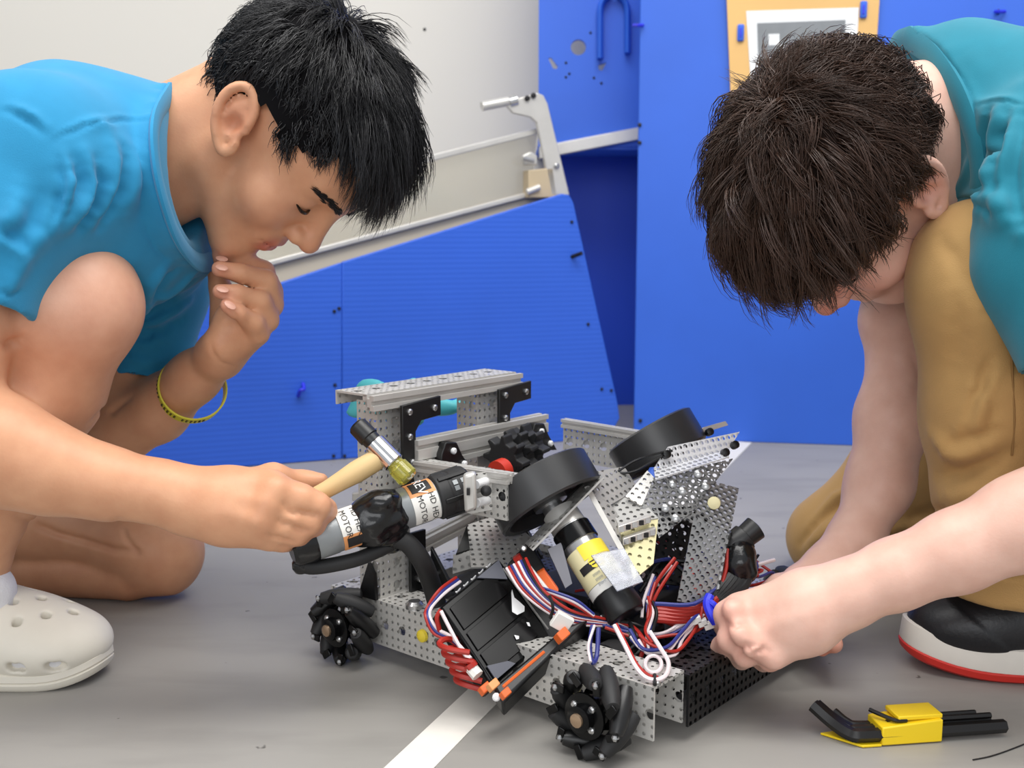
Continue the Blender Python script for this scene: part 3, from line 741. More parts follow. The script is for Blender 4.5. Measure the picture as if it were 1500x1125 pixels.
for s in (1, -1):
    P = [HA.p(s * x, y, z) for x, y, z in [(.0185, .0895, .0035), (.025, .0925, .0015), (.032, .0932, .0008), (.039, .0905, .001), (.046, .0845, .003)]]
    MB().tube(smooth_pts(P), [.0009 + .0011 * math.sin(math.pi * i / 24) for i in range(25)], 6).build('eyelashes', 'eye', bodyA)
    brow('eyebrow', HA, s, bodyA, 'hairA', 30 + s, VA)

def nails(H_pts, parent):
    for a, d, up, wdt in H_pts:
        a = np.asarray(a); d = nrm(d); up = nrm(up - d * (up @ d)); x = np.cross(d, up)
        MB().ball(a, [wdt, .0065, .0011], 10, ax=np.array([x, d, up])).build('fingernail', mat('nail', (226, 172, 150), .35), parent)
tocam = np.array([0, -1, .15])
for (u, v, Y), (u2, v2) in [((319, 378, 1.094), (345, 384)), ((319, 391, 1.077), (345, 398)), ((320, 423, 1.067), (345, 430)), ((331, 446, 1.059), (348, 458))]:
    q = at(u + 6, v + 1, Y - .002); nails([(q, at(u, v, Y) - at(u2, v2, Y), nrm(np.array([.05, -.6, .8])), .0042)], bodyA)

# hair of the left person
rA = np.random.default_rng(3)
def cutA(y, x): return hair_zline(y, .078, .030, -.04)
hairA_cap = hair_cap('hair', HA, cutA, pa, 'hair_baseA', .007)
GA = []
for p in scalp(HA, cutA, 900, rA):
    x, y, z = p
    if abs(x) > .055 and -.035 < y < .022 and z < .05: continue
    topness = np.clip((z - .05) / .07, 0, 1)
    L = .024 + .03 * topness + (.026 if (y > .03 and z > .07) else 0) + rA.uniform(-.004, .006)
    if abs(x) > .04 and y > -.02 and z < .085: L = .013 + rA.uniform(0, .008)
    GA.append(grow(p, HA, (.012, -.045, .125), L, .75 * topness + .22, (0, 0, -.35), rA, fwd=(0, .35 * topness, 0), off=.006, wob=.18, lift_end=.25 * topness))
strands('hair_strands', GA, 'hairA', hairA_cap, 20, .0035, .00052, conv=.45, seed=4)

# blue t-shirt
FOLDS_A = [
    ([(82, 206), (115, 186), (150, 175), (216, 172)], .0022, -.0022), ([(84, 200), (115, 180), (150, 169), (216, 166)], .003, .0015),
    ([(90, 232), (96, 268), (90, 300), (74, 332)], .004, -.006), ([(100, 232), (108, 268), (102, 300), (86, 332)], .007, .006),
    ([(112, 236), (124, 270), (112, 305), (92, 335)], .006, -.008), ([(128, 222), (140, 262), (128, 300), (108, 336)], .007, .007),
    ([(142, 236), (154, 270), (142, 305), (122, 336)], .006, -.009), ([(165, 196), (174, 240), (162, 290), (140, 330)], .008, .007),
    ([(184, 215), (186, 258), (172, 300), (150, 335)], .006, -.007), ([(204, 215), (200, 270), (186, 315)], .007, .004),
    ([(14, 158), (42, 170), (66, 192)], .004, -.004), ([(16, 152), (44, 163), (70, 184)], .005, .004),
    ([(0, 340), (24, 352), (44, 372)], .005, -.005), ([(0, 352), (22, 364), (40, 382)], .005, .004), ([(60, 290), (50, 330), (20, 350)], .006, -.004), ([(30, 270), (24, 310), (0, 330)], .007, .004),
    ([(0, 428), (20, 434), (36, 430)], .002, -.002), ([(215, 330), (228, 362), (258, 394)], .0025, -.002),
    ([(262, 400), (240, 425), (232, 458)], .006, -.006), ([(250, 392), (226, 420), (214, 460)], .007, .006), ([(292, 400), (256, 430), (220, 452)], .006, .006), ([(288, 416), (256, 444), (222, 466)], .005, -.006),
    ([(280, 446), (240, 470), (206, 480)], .006, .005), ([(270, 470), (236, 488), (200, 496)], .005, -.005), ([(200, 400), (206, 440), (200, 480)], .006, -.004), ([(172, 552), (214, 548), (258, 530)], .002, -.002)]
fs = Field(.003); YV = np.array([0, 1.0, 0])
fs.cap(at(-430, 500, 1.17), at(-60, 350, 1.12), .14, .14, .04, flat=(YV, 1.25)); fs.cap(at(-60, 350, 1.12), at(120, 292, 1.10), .14, .122, .04, flat=(YV, 1.3))
fs.cap(at(70, 245, .985), at(215, 290, 1.25), .066, .066, .05)
fs.cap(at(110, 222, 1.10), at(236, 225, 1.09), .07, .058, .05)
fs.cap(at(160, 320, 1.10), at(238, 315, 1.12), .085, .064, .05)
def sleeve(f, P, hem, carve):
    n = nrm(np.asarray(P[-1][0]) - np.asarray(P[-2][0]))
    for (a, ra), (b, rb) in zip(P[:-1], P[1:]):
        last = b is P[-1][0]; f.cap(a, b + (n * .05 if last else 0), ra, rb, .035 if not last else .02, cut=(np.asarray(b), n) if last else None)
    carve.append((P[-1][0] - n * .06, P[-1][0] + n * .02, P[-1][1] - .006))
cv = []
sleeve(fs, [(at(45, 235, .975), .070), (at(-12, 330, .945), .062), (at(-50, 447, .922), .0545)], None, cv)
sleeve(fs, [(at(238, 322, 1.235), .064), (at(232, 420, 1.215), .056), (at(214, 556, 1.195), .0395)], None, cv)
for a, b, r in cv: fs.cap(a, b, r, r, .002, op='s')
RINGA = [at(252, 135, 1.075), at(236, 178, 1.005), at(229, 240, .985), at(238, 305, .995), at(258, 355, 1.025), at(292, 384, 1.085), at(318, 372, 1.15), at(316, 300, 1.19), at(290, 200, 1.17), at(266, 140, 1.13)]
def neck_cut(f, P, side, r, rin, depth, inner):
    P = np.array(P); c = P.mean(0); n = np.linalg.svd(P - c)[2][2]; n = n if n @ np.asarray(side) > 0 else -n
    P = P - ((P - c) @ n)[:, None] * n; Q = smooth_pts([*P, P[0]], 3)
    for p in Q: f.cap(c + (p - c) * .93, np.asarray(inner) * .75 + p * .25, .012, .05, .012)
    f.cap(c, c + n * r * .5, r, r, .004, op='s', cut=(c, -n)); f.cap(c + n * .02, c - n * depth, rin, rin, .006, op='s')
    return list(P)
RINGA = neck_cut(fs, RINGA, (1, 0, 0), .13, .058, .03, at(130, 270, 1.10))
Vs, Qs = fs.mesh(3)
fl = lambda *q: [at(*x) for x in q]
Vs = folds(Vs, Qs, [
    (fl((95, 205, .93), (140, 180, .95), (215, 172, .98)), .006, .005),
    (fl((92, 245, .92), (100, 300, .925), (60, 345, .91)), .012, .010), (fl((130, 230, .95), (140, 280, .955), (95, 335, .95)), .011, .009),
    (fl((175, 215, .97), (165, 270, .97), (120, 335, .97)), .011, .010), (fl((205, 230, .98), (190, 290, .98), (150, 345, .99)), .010, .006),
    (fl((60, 330, .91), (20, 400, .89)), .010, .006), (fl((30, 300, .90), (0, 360, .88)), .010, .005), (fl((40, 380, .9), (10, 436, .89)), .008, .005),
    (fl((115, 240, .94), (118, 290, .94), (80, 340, .93)), .007, -.007), (fl((152, 222, .96), (152, 280, .96), (110, 335, .96)), .007, -.007),
    (fl((60, 180, .95), (20, 165, .94), (-20, 160, .94)), .006, .004),
    (fl((300, 395, 1.17), (240, 430, 1.15), (190, 450, 1.13)), .010, .008), (fl((290, 430, 1.17), (230, 470, 1.15), (190, 480, 1.14)), .009, .007),
    (fl((270, 480, 1.16), (220, 500, 1.15), (180, 500, 1.15)), .010, .006), (fl((280, 370, 1.1), (220, 410, 1.08), (200, 470, 1.08)), .012, .008),
    (fl((165, 520, 1.15), (210, 530, 1.15), (262, 520, 1.16)), .006, .003)])
Vs = noise_disp(Vs, Qs, .0022, 32, 5)
Vs = creases(Vs, Qs, FOLDS_A)
shA = qmesh('tshirt', Vs, Qs, 'shirtA', pa)
def ring(P, rad, name, material, parent, n=10, flat=1.8, up=None):
    C = np.mean(P, 0); Q = smooth_pts([*P, P[0]], 8)[:-1]
    return MB().tube(Q, rad, n, flat=flat, up=up, closed=True).build(name, material, parent)
nkA = nrm(at(330, 262, 1.085) - at(230, 250, 1.09))
ring(RINGA, .0042, 'collar', 'shirtA', shA, flat=2.4, up=None)

# black shorts
fz = Field(.004)
fz.cap(at(-480, 530, 1.12), at(-480, 560, 1.30), .13, .13, .04)
n1 = nrm(at(98, 424, 1.0) - at(-400, 560, 1.10)); fz.cap(at(-430, 560, 1.10), at(-120, 470, 1.05) + n1 * .05, .115, .098, .03, cut=(at(-120, 470, 1.05), n1))
n2 = nrm(at(205, 790, 1.25) - at(-380, 610, 1.30)); fz.cap(at(-420, 600, 1.30), at(62, 735, 1.275) + n2 * .06, .12, .085, .03, cut=(at(62, 735, 1.275), n2))
fz.chain([(40, 700, 1.275, 70), (112, 652, 1.275, 28)], .03)
Vz, Qz = fz.mesh(2); qmesh('shorts', noise_disp(Vz, Qz, .004, 40, 8), Qz, 'shorts', pa)

# wristband (worn, yellow)
wa, wb = at(250, 590, 1.165), at(292, 546, 1.143); wd = nrm(at(322, 520, 1.125) - at(230, 600, 1.17))
wc = at(268, 578, 1.155); bx, byv, _ = frame(wd)
wdir = nrm(wd + np.array([0, -.85, .1])); wc = at(281, 570, 1.15)
X = nrm(np.cross(wdir, [0, 0, 1])); Yq = np.cross(wdir, X)
pts = [wc + (X * math.cos(a) + Yq * math.sin(a)) * .0315 for a in np.linspace(0, 2 * math.pi, 40, endpoint=False)]
wr = MB().tube(pts, .0013, 8, flat=4.4, up=None, closed=True)
# flat band: lathe profile
wr = MB().lathe(wc - wdir * .0065, wdir, [(0, .0345), (.013, .0345), (.013, .0363), (0, .0363), (0, .0345)], 48, cap=False)
wro = wr.build('wristband', 'band'); tag(wro, 'yellow silicone wristband with dark lettering on the raised forearm', 'wristband')
lm = MB()
fx, fy, fd = frame(wdir)
r9 = random.Random(4)
cam0 = nrm(CP - wc); a0 = math.atan2(cam0 @ fy, cam0 @ fx)
for i in range(19):
    if i in (6, 12): continue
    a = a0 - .2 + 1.1 * (i / 18 - .5) * 2; c = wc + (fx * math.cos(a) + fy * math.sin(a)) * .0365; tdir = -fx * math.sin(a) + fy * math.cos(a); nd = fx * math.cos(a) + fy * math.sin(a)
    lm.box(c + fd * .0022, tdir * .0010, fd * .0007, nd * .0003); lm.box(c - fd * .0018, tdir * r9.uniform(.0006, .0012), fd * .0007, nd * .0003); lm.box(c - tdir * .0008, tdir * .0004, fd * .0028, nd * .0003)
lm.build('lettering', 'ink', wro)

# clog and sock
def clog():
    root = empty('clog', atz(60, 1030, 0))
    toe = atz(140, 1006, 0); hd = nrm(np.array([-.985, .17, 0])); sdv = np.cross(UZ, hd); toe = toe + np.array([.004, .02, 0])
    L = lambda x, y, z: toe + hd * x + sdv * y + UZ * z
    A3 = np.array([hd, sdv, UZ]); f = Field(.0016)
    f.ell(L(.062, 0, .034), A3, (.064, .052, .034), .012, cut=(L(0, 0, .014), -UZ))
    f.ell(L(.11, 0, .038), A3, (.075, .049, .046), .02, cut=(L(0, 0, .014), -UZ))
    f.cap(L(.13, 0, .04), L(.24, 0, .05), .042, .036, .02, cut=(L(0, 0, .014), -UZ))
    f.cap(L(.20, 0, .085), L(.27, 0, .09), .034, .034, .008, op='s')
    f.ell(L(.225, 0, .08), A3, (.052, .034, .045), .004, op='s')
    for i, (x, y) in enumerate([(.034, 0), (.05, -.019), (.05, .019), (.067, 0), (.07, -.034), (.07, .034), (.085, -.017), (.085, .017), (.103, 0), (.103, -.032), (.103, .032), (.122, -.016), (.122, .016)]):
        f.cap(L(x, y, .030), L(x - .004, y, .12), .0046, .0046, .0012, op='s')
    for sg in (-1, 1):
        for x, wdt in [(.028, .007), (.062, .0085), (.096, .0085)]:
            yb = .052 * math.sqrt(max(0.05, 1 - ((x - .062) / .064) ** 2)) if x < .062 else .051
            for q in (-.5, .5): f.cap(L(x + q * wdt, sg * (yb - .008), .026), L(x + q * wdt, sg * (yb + .02), .028), .0048, .0048, .003, op='s')
    V, Q = f.mesh(1); qmesh('upper', V, Q, 'croc', pa)
    def outline(e):
        pts = []
        for a in np.linspace(0, 2 * math.pi, 64, endpoint=False):
            x = .132 - (.132 + e) * math.cos(a); wv = .052 + e; yy = wv * math.sin(a) * (1 - .16 * np.clip((x - .12) / .14, 0, 1)); 
            yy = math.copysign(abs(math.sin(a)) ** .72 * wv * (1 - .2 * np.clip((x - .1) / .16, 0, 1)), math.sin(a)); pts.append((x, yy))
        return pts
    m = MB(); rings = [(0, -.003), (.0025, .0), (.007, .001), (.0085, -.0006), (.010, .001), (.016, .0005), (.0185, -.003)]; n = 64; vs = []
    for z, e in rings:
        for x, y in outline(e): vs.append(L(x, y, z + .012 * max(0, (.05 - x) / .05) ** 2))
    fsx = [(j * n + i, j * n + (i + 1) % n, (j + 1) * n + (i + 1) % n, (j + 1) * n + i) for j in range(len(rings) - 1) for i in range(n)]
    fsx += [tuple(range(n - 1, -1, -1)), tuple((len(rings) - 1) * n + i for i in range(n))]
    m.add(vs, fsx); m.build('sole', 'croc', pa)
    # sock inside, seen through the vents and above the heel opening
    f2 = Field(.003); f2.ell(L(.064, 0, .028), A3, (.054, .043, .016), .01); f2.cap(L(.11, 0, .034), L(.22, 0, .045), .02, .034, .01); f2.cap(at(-24, 866, 1.008), at(-24, 935, 1.012), .0300, .028, .02)
    V, Q = f2.mesh(2); qmesh('sock', noise_disp(V, Q, .0012, 90, 3), Q, 'sock', pa)
    MB().tube(smooth_pts([L(.13, .052, .05), L(.2, .056, .075), L(.262, .03, .08), L(.262, -.03, .08), L(.2, -.056, .075), L(.13, -.052, .05)]), .006, 8, flat=1.6).build('heel_strap', 'croc', pa)
    bpy.data.objects.remove(root)
clog()

# ------------------------------------------------------------------ person on the right
pbn = empty('person', at(1650, 900, 1.1))
tag(pbn, 'kneeling person with tousled brown hair in a teal t-shirt and khaki trousers', 'person')
th, ph = math.radians(73), math.radians(32)
FB = np.array([-math.cos(th), 0, -math.sin(th)]); UB0 = np.array([-math.sin(th), 0, math.cos(th)]); UBv = UB0 * math.cos(ph) + np.array([0, -1, 0]) * math.sin(ph)
HB = Head((0, 0, 0), FB, UBv, 1.03); HB.O = at(1354, 281, .985) + HB.R * .084
fb = Field(.0025)
head_prims(fb, HB, .35)
fb.cap(HB.p(0, -.03, -.015), at(1400, 205, 1.08), .057, .062, .025); fb.cap(HB.p(0, .01, -.06), at(1420, 260, 1.08), .042, .05, .02)
fb.cap(HB.p(0, -.06, .0), at(1420, 170, 1.08), .048, .056, .025)
fb.cap(at(1400, 205, 1.08), at(1580, 250, 1.09), .052, .08, .03)
# far arm
fb.chain([(1350, 240, 1.21, 62), (1312, 470, 1.18, 47), (1320, 545, 1.17, 44)], .02)
fb.chain([(1320, 545, 1.17, 44), (1309, 610, 1.155, 52), (1288, 710, 1.13, 46), (1256, 785, 1.10, 37)], .02)
fb.chain([(1256, 785, 1.10, 37), (1212, 828, 1.075, 30), (1170, 850, 1.055, 24)], .015)
fb.chain([(1250, 795, 1.095, 34), (1220, 850, 1.07, 32), (1200, 890, 1.05, 26)], .015)
fb.chain([(1175, 848, 1.055, 20), (1140, 856, 1.035, 15), (1100, 880, 1.02, 12)], .006)
for q in ([(1190, 885, 1.045, 19), (1185, 930, 1.02, 16), (1204, 952, .98, 11)], [(1205, 890, 1.045, 18), (1212, 925, 1.02, 16), (1222, 944, .975, 14)]): fb.chain(q, .004)
# near arm
fb.chain([(1545, 290, .955, 70), (1590, 470, .90, 74), (1650, 690, .85, 68)], .02)
fb.chain([(1655, 700, .85, 70), (1580, 735, .86, 72), (1500, 765, .87, 66), (1400, 808, .88, 56), (1310, 842, .89, 48), (1245, 866, .895, 43)], .02)
fb.chain([(1245, 866, .895, 43), (1180, 872, .90, 36), (1085, 892, .915, 25)], .015)
fb.chain([(1240, 872, .895, 42), (1180, 895, .895, 42), (1098, 928, .90, 28)], .015)
fb.chain([(1235, 878, .895, 38), (1180, 915, .893, 42), (1130, 945, .895, 30)], .015)
fb.chain([(1082, 892, .914, 23), (1066, 900, .918, 21), (1062, 915, .95, 18), (1070, 925, .985, 15)], .004)     # index
fb.chain([(1090, 926, .899, 24), (1070, 936, .905, 20), (1058, 948, .93, 17), (1066, 952, .97, 15)], .004)
fb.chain([(1112, 945, .895, 23), (1092, 960, .90, 18), (1086, 966, .925, 15), (1094, 962, .96, 14)], .004)
fb.chain([(1142, 952, .894, 25), (1128, 967, .90, 17), (1118, 970, .925, 14), (1122, 964, .95, 13)], .004)
fb.chain([(1180, 880, .92, 26), (1130, 895, .955, 18), (1095, 905, .975, 14)], .008)
for u, v, Y, r in [(1072, 893, .898, 15), (1083, 928, .882, 15), (1104, 950, .878, 15), (1134, 967, .880, 14)]: fb.ell(at(u, v, Y), np.eye(3), np.ones(3) * px(r, Y), .012)
VB, QB = fb.mesh(3)
VB = creases(VB, QB, [([(1062, 916), (1084, 910), (1100, 912)], .0025, -.003), ([(1074, 960), (1092, 946), (1106, 940)], .0025, -.0035), ([(1100, 970), (1116, 958), (1128, 952)], .0025, -.0035),
    ([(1082, 890), (1130, 878), (1180, 866)], .006, .001), ([(1100, 926), (1150, 905), (1200, 888)], .006, .001), ([(1340, 520), (1352, 545), (1346, 570)], .005, -.003)])
pinkB = lin((236, 168, 150)); redB = lin((214, 110, 90))
tB = spots(VB, SKB, [(HB.p(0, .118, -.022), .02, redB, .7), (HB.p(-.04, .08, -.02), .03, redB, .35)] + [(HB.p(s * .088, -.002, .002), .02, redB, .5) for s in (-1, 1)] +
           [(at(u, v, Y), .014, pinkB, .6) for u, v, Y in [(1066, 893, .9), (1078, 928, .89), (1100, 952, .885), (1132, 968, .89), (1060, 945, .91)]] +
           [(at(u, v, Y), .016, lin((224, 122, 88)), .8) for u, v, Y in [(1205, 950, .985), (1214, 940, .985)]])
bodyB = qmesh('body', VB, QB, 'skin', pbn, tB)
for s in (1, -1):
    P = [HB.p(s * x, y, z) for x, y, z in [(.0185, .0895, .0035), (.025, .0925, .0015), (.032, .0932, .0008), (.039, .0905, .001), (.046, .0845, .003)]]
    MB().tube(smooth_pts(P), [.0009 + .0009 * math.sin(math.pi * i / 24) for i in range(25)], 6).build('eyelashes', 'eye', bodyB)
    brow('eyebrow', HB, s, bodyB, 'hairB', 40 + s, VB)

# tousled brown hair
rB = np.random.default_rng(11)
def cutB(y, x): return np.maximum(hair_zline(y, .064, .022, -.02), np.interp(y, [-.1, -.06, -.03, -.015], [.0, .004, .022, -.1]))
hairB_cap = hair_cap('hair', HB, cutB, pbn, 'hair_baseB', .008, rad=(.079, .101, .091))
GB = []
for p in scalp(HB, cutB, 1000, rB, rad=(.078, .1, .09)):
    x, y, z = p; topness = np.clip((z - .03) / .08, 0, 1)
    L = .04 + .04 * topness + (.02 if y > .03 and z > .06 else 0) + rB.uniform(-.008, .012)
    lf = .3 * topness + .12; L *= .82
    if y > .045 and z > .05: L += .015
    if z < .06 and y > -.04: L = .018 + rB.uniform(0, .01); lf = .1
    elif y < -.045: L = .034 + rB.uniform(-.006, .008); lf = .12
    GB.append(grow(p, HB, (-.01, -.03, .13), L, lf, (0, 0, -.2), rB, off=.013, wob=.3, lift_end=-.55, k=9))
for i in range(110):
    a, q = rB.uniform(0, 6.28), rB.uniform(.002, .028); p = np.array([-.01 + q * math.cos(a), -.03 + q * math.sin(a), .131 - q * q * 4]); GB.append(grow(p, HB, (-.01, -.03, .13), rB.uniform(.03, .05), .5, (0, 0, 0), rB, off=.014, wob=.5, lift_end=-.4, k=9))
strands('hair_strands', GB, 'hairB', hairB_cap, 20, .0042, .00055, conv=.72, seed=14, jit=.0009)

# teal t-shirt
ft = Field(.003)
ft.cap(at(1800, 400, 1.15), at(1640, 290, 1.09), .14, .14, .04, flat=(YV, 1.25)); ft.cap(at(1640, 290, 1.09), at(1535, 222, 1.08), .14, .112, .04, flat=(YV, 1.3))
ft.cap(at(1530, 245, .965), at(1410, 250, 1.20), .060, .062, .05); ft.cap(at(1500, 160, 1.03), at(1400, 150, 1.06), .06, .05, .04)
ft.cap(at(1480, 190, 1.08), at(1425, 160, 1.08), .08, .066, .04); ft.cap(at(1345, 118, 1.10), at(1400, 120, 1.09), .04, .048, .04)
ft.cap(at(1458, 250, 1.03), at(1535, 255, .97), .05, .06, .04); ft.cap(at(1440, 262, 1.06), at(1480, 330, 1.03), .035, .05, .03)
cv = []
sleeve(ft, [(at(1528, 255, .955), .060), (at(1545, 370, .925), .062), (at(1600, 520, .895), .058)], None, cv)
sleeve(ft, [(at(1350, 250, 1.205), .062), (at(1318, 360, 1.19), .054), (at(1300, 442, 1.182), .042)], None, cv)
for a, b, r in cv: ft.cap(a, b, r, r, .002, op='s')
RINGB = [at(1312, 52, 1.10), at(1352, 78, 1.05), at(1382, 128, 1.01), at(1404, 182, .99), at(1410, 225, .985), at(1402, 272, .99), at(1385, 302, 1.02), at(1345, 300, 1.12), at(1300, 220, 1.17), at(1276, 110, 1.17), at(1284, 66, 1.14)]
RINGB = [p + np.array([.014, 0, -.002]) for p in RINGB]
RINGB = neck_cut(ft, RINGB, (-1, 0, 0), .15, .052, .012, at(1560, 235, 1.08))
Vt, Qt = ft.mesh(3)
Vt = folds(Vt, Qt, [
    (fl((1425, 150, .99), (1470, 145, .95), (1520, 165, .92)), .006, .004), (fl((1440, 190, .93), (1430, 250, .92), (1400, 300, .93)), .011, .009),
    (fl((1470, 180, .91), (1462, 260, .895), (1470, 320, .9)), .010, .010), (fl((1500, 200, .9), (1490, 270, .885), (1500, 340, .88)), .010, .009),
    (fl((1400, 300, .95), (1440, 300, .92), (1500, 350, .89)), .011, .008), (fl((1420, 240, .93), (1445, 270, .91), (1440, 310, .91)), .007, -.008),
    (fl((1482, 210, .9), (1478, 270, .89), (1486, 330, .89)), .006, -.008), (fl((1400, 70, 1.02), (1460, 100, .96), (1540, 110, .94)), .012, .004)])
Vt = noise_disp(Vt, Qt, .0024, 32, 9)
Vt = creases(Vt, Qt, [
    ([(1424, 150), (1450, 144), (1480, 146), (1500, 152)], .0022, -.0022), ([(1350, 62), (1390, 92), (1416, 132), (1426, 180)], .0022, -.002),
    ([(1442, 160), (1436, 210), (1426, 255), (1440, 300)], .006, -.007), ([(1455, 160), (1450, 215), (1440, 260), (1452, 305)], .007, .006),
    ([(1470, 165), (1462, 210), (1446, 240)], .006, -.006), ([(1482, 160), (1472, 215), (1468, 270), (1480, 320)], .007, .006),
    ([(1498, 165), (1484, 215), (1480, 270), (1494, 330)], .006, -.007), ([(1384, 306), (1424, 288), (1458, 302), (1496, 340)], .007, .005), ([(1384, 316), (1424, 302), (1450, 316)], .005, -.005),
    ([(1420, 230), (1404, 280), (1390, 300)], .006, .005), ([(1252, 446), (1300, 452), (1334, 436)], .002, -.002)])
shB = qmesh('tshirt', Vt, Qt, 'shirtB', pbn)
ring(RINGB, .0045, 'collar', 'shirtB', shB, flat=2.6)

# khaki trousers
fk = Field(.003)
fk.cap(at(1830, 480, 1.12), at(1830, 480, 1.32), .13, .13, .04)
fk.cap(at(1800, 470, 1.12), at(1600, 420, 1.05), .10, .085, .03); fk.cap(at(1600, 420, 1.05), at(1440, 400, 1.0), .085, .060, .03)
fk.chain([(1440, 402, 1.0, 97), (1428, 440, .985, 88)], .03)
hemn = nrm(np.array([.02, 0, -1]))
fk.cap(at(1434, 430, .99), at(1452, 600, 1.0), .058, .060, .02); fk.cap(at(1452, 600, 1.0), at(1472, 760, 1.005), .060, .060, .02); fk.cap(at(1470, 740, 1.005), at(1492, 930, 1.01), .062, .066, .02, cut=(at(1480, 868, 1.0), hemn))
fk.cap(at(1800, 480, 1.30), at(1360, 690, 1.33), .10, .082, .03)
fk.chain([(1360, 690, 1.33, 92), (1222, 788, 1.335, 66)], .03); fk.chain([(1222, 790, 1.335, 64), (1235, 806, 1.335, 56)], .02)
fk.chain([(1225, 806, 1.34, 54), (1500, 800, 1.40, 62), (1720, 800, 1.46, 50)], .012)
fk.cap(at(1484, 790, 1.005), at(1490, 940, 1.01), .052, .056, .002, op='s', cut=(at(1480, 850, 1.0), -hemn))
Vk, Qk = fk.mesh(3)
Vk = folds(Vk, Qk, [
    (fl((1360, 600, .955), (1400, 680, .93), (1480, 690, .93)), .012, .007), (fl((1385, 400, .94), (1400, 480, .92), (1395, 560, .93)), .014, .006),
    (fl((1365, 640, .96), (1420, 620, .93), (1490, 560, .93)), .009, .005), (fl((1400, 500, .93), (1440, 540, .93), (1420, 640, .93)), .008, .005),
    (fl((1450, 540, .93), (1430, 600, .93), (1450, 640, .93)), .006, -.004), (fl((1380, 740, .96), (1430, 700, .93), (1500, 720, .93)), .012, .006),
    (fl((1440, 340, .95), (1470, 380, .93), (1480, 450, .93)), .010, .005),
    (fl((1175, 800, 1.29), (1230, 745, 1.28), (1290, 730, 1.27)), .010, .008), (fl((1180, 825, 1.29), (1240, 790, 1.28), (1300, 770, 1.27)), .010, .008), (fl((1200, 760, 1.29), (1250, 700, 1.28), (1290, 690, 1.27)), .009, .006),
    (fl((1250, 800, 1.28), (1310, 770, 1.27), (1370, 760, 1.26)), .009, .007)])
Vk = noise_disp(Vk, Qk, .002, 30, 21)
Vk = creases(Vk, Qk, [
    ([(1408, 626), (1426, 580), (1446, 530)], .005, -.005), ([(1420, 640), (1440, 590), (1462, 540)], .006, .004), ([(1398, 640), (1416, 600), (1424, 560)], .006, .004),
    ([(1400, 648), (1430, 640), (1462, 630)], .005, -.004), ([(1362, 640), (1396, 668), (1440, 660)], .010, .008), ([(1372, 700), (1420, 690), (1480, 660)], .007, -.006),
    ([(1376, 730), (1420, 726), (1470, 700)], .010, .006), ([(1440, 560), (1452, 600), (1440, 640)], .004, -.003), ([(1392, 420), (1402, 480), (1396, 540)], .010, -.004), ([(1440, 460), (1470, 440), (1498, 440)], .004, -.003),
    ([(1372, 344), (1400, 380), (1424, 440)], .007, -.003), ([(1440, 350), (1470, 380), (1490, 420)], .006, -.004),
    ([(1168, 792), (1210, 746), (1256, 722)], .006, -.007), ([(1178, 806), (1220, 766), (1262, 744)], .007, .006), ([(1190, 822), (1240, 786), (1300, 766)], .006, -.007), ([(1180, 770), (1220, 726), (1252, 706)], .007, .005),
    ([(1330, 762), (1370, 752), (1400, 772)], .006, -.006), ([(1330, 776), (1370, 766), (1400, 786)], .007, .006), ([(1420, 838), (1460, 846), (1500, 850)], .002, -.002)]); Vk[:, 2] = np.maximum(Vk[:, 2], .001)
tr = qmesh('trousers', Vk, Qk, 'khaki', pbn)
hem = at(1480, 846, 1.0)
# sewn side seam following the shin, laid on the cloth
sv = np.array([at(u, v, .935) for u, v in [(1488, 420), (1490, 520), (1489, 620), (1485, 700)]])
snap = []
for q in smooth_pts(sv, 6):
    d = nrm(q - CP); rel = Vk - CP; tt_ = rel @ d; per = np.linalg.norm(rel - tt_[:, None] * d, axis=1); c = np.where(per < .005)[0]
    if len(c): snap.append(Vk[c[np.argmin(tt_[c])]])
if len(snap) > 3: MB().tube(smooth_pts(snap[::4], 3), .0011, 6).build('side_seam', 'khaki_s', tr)

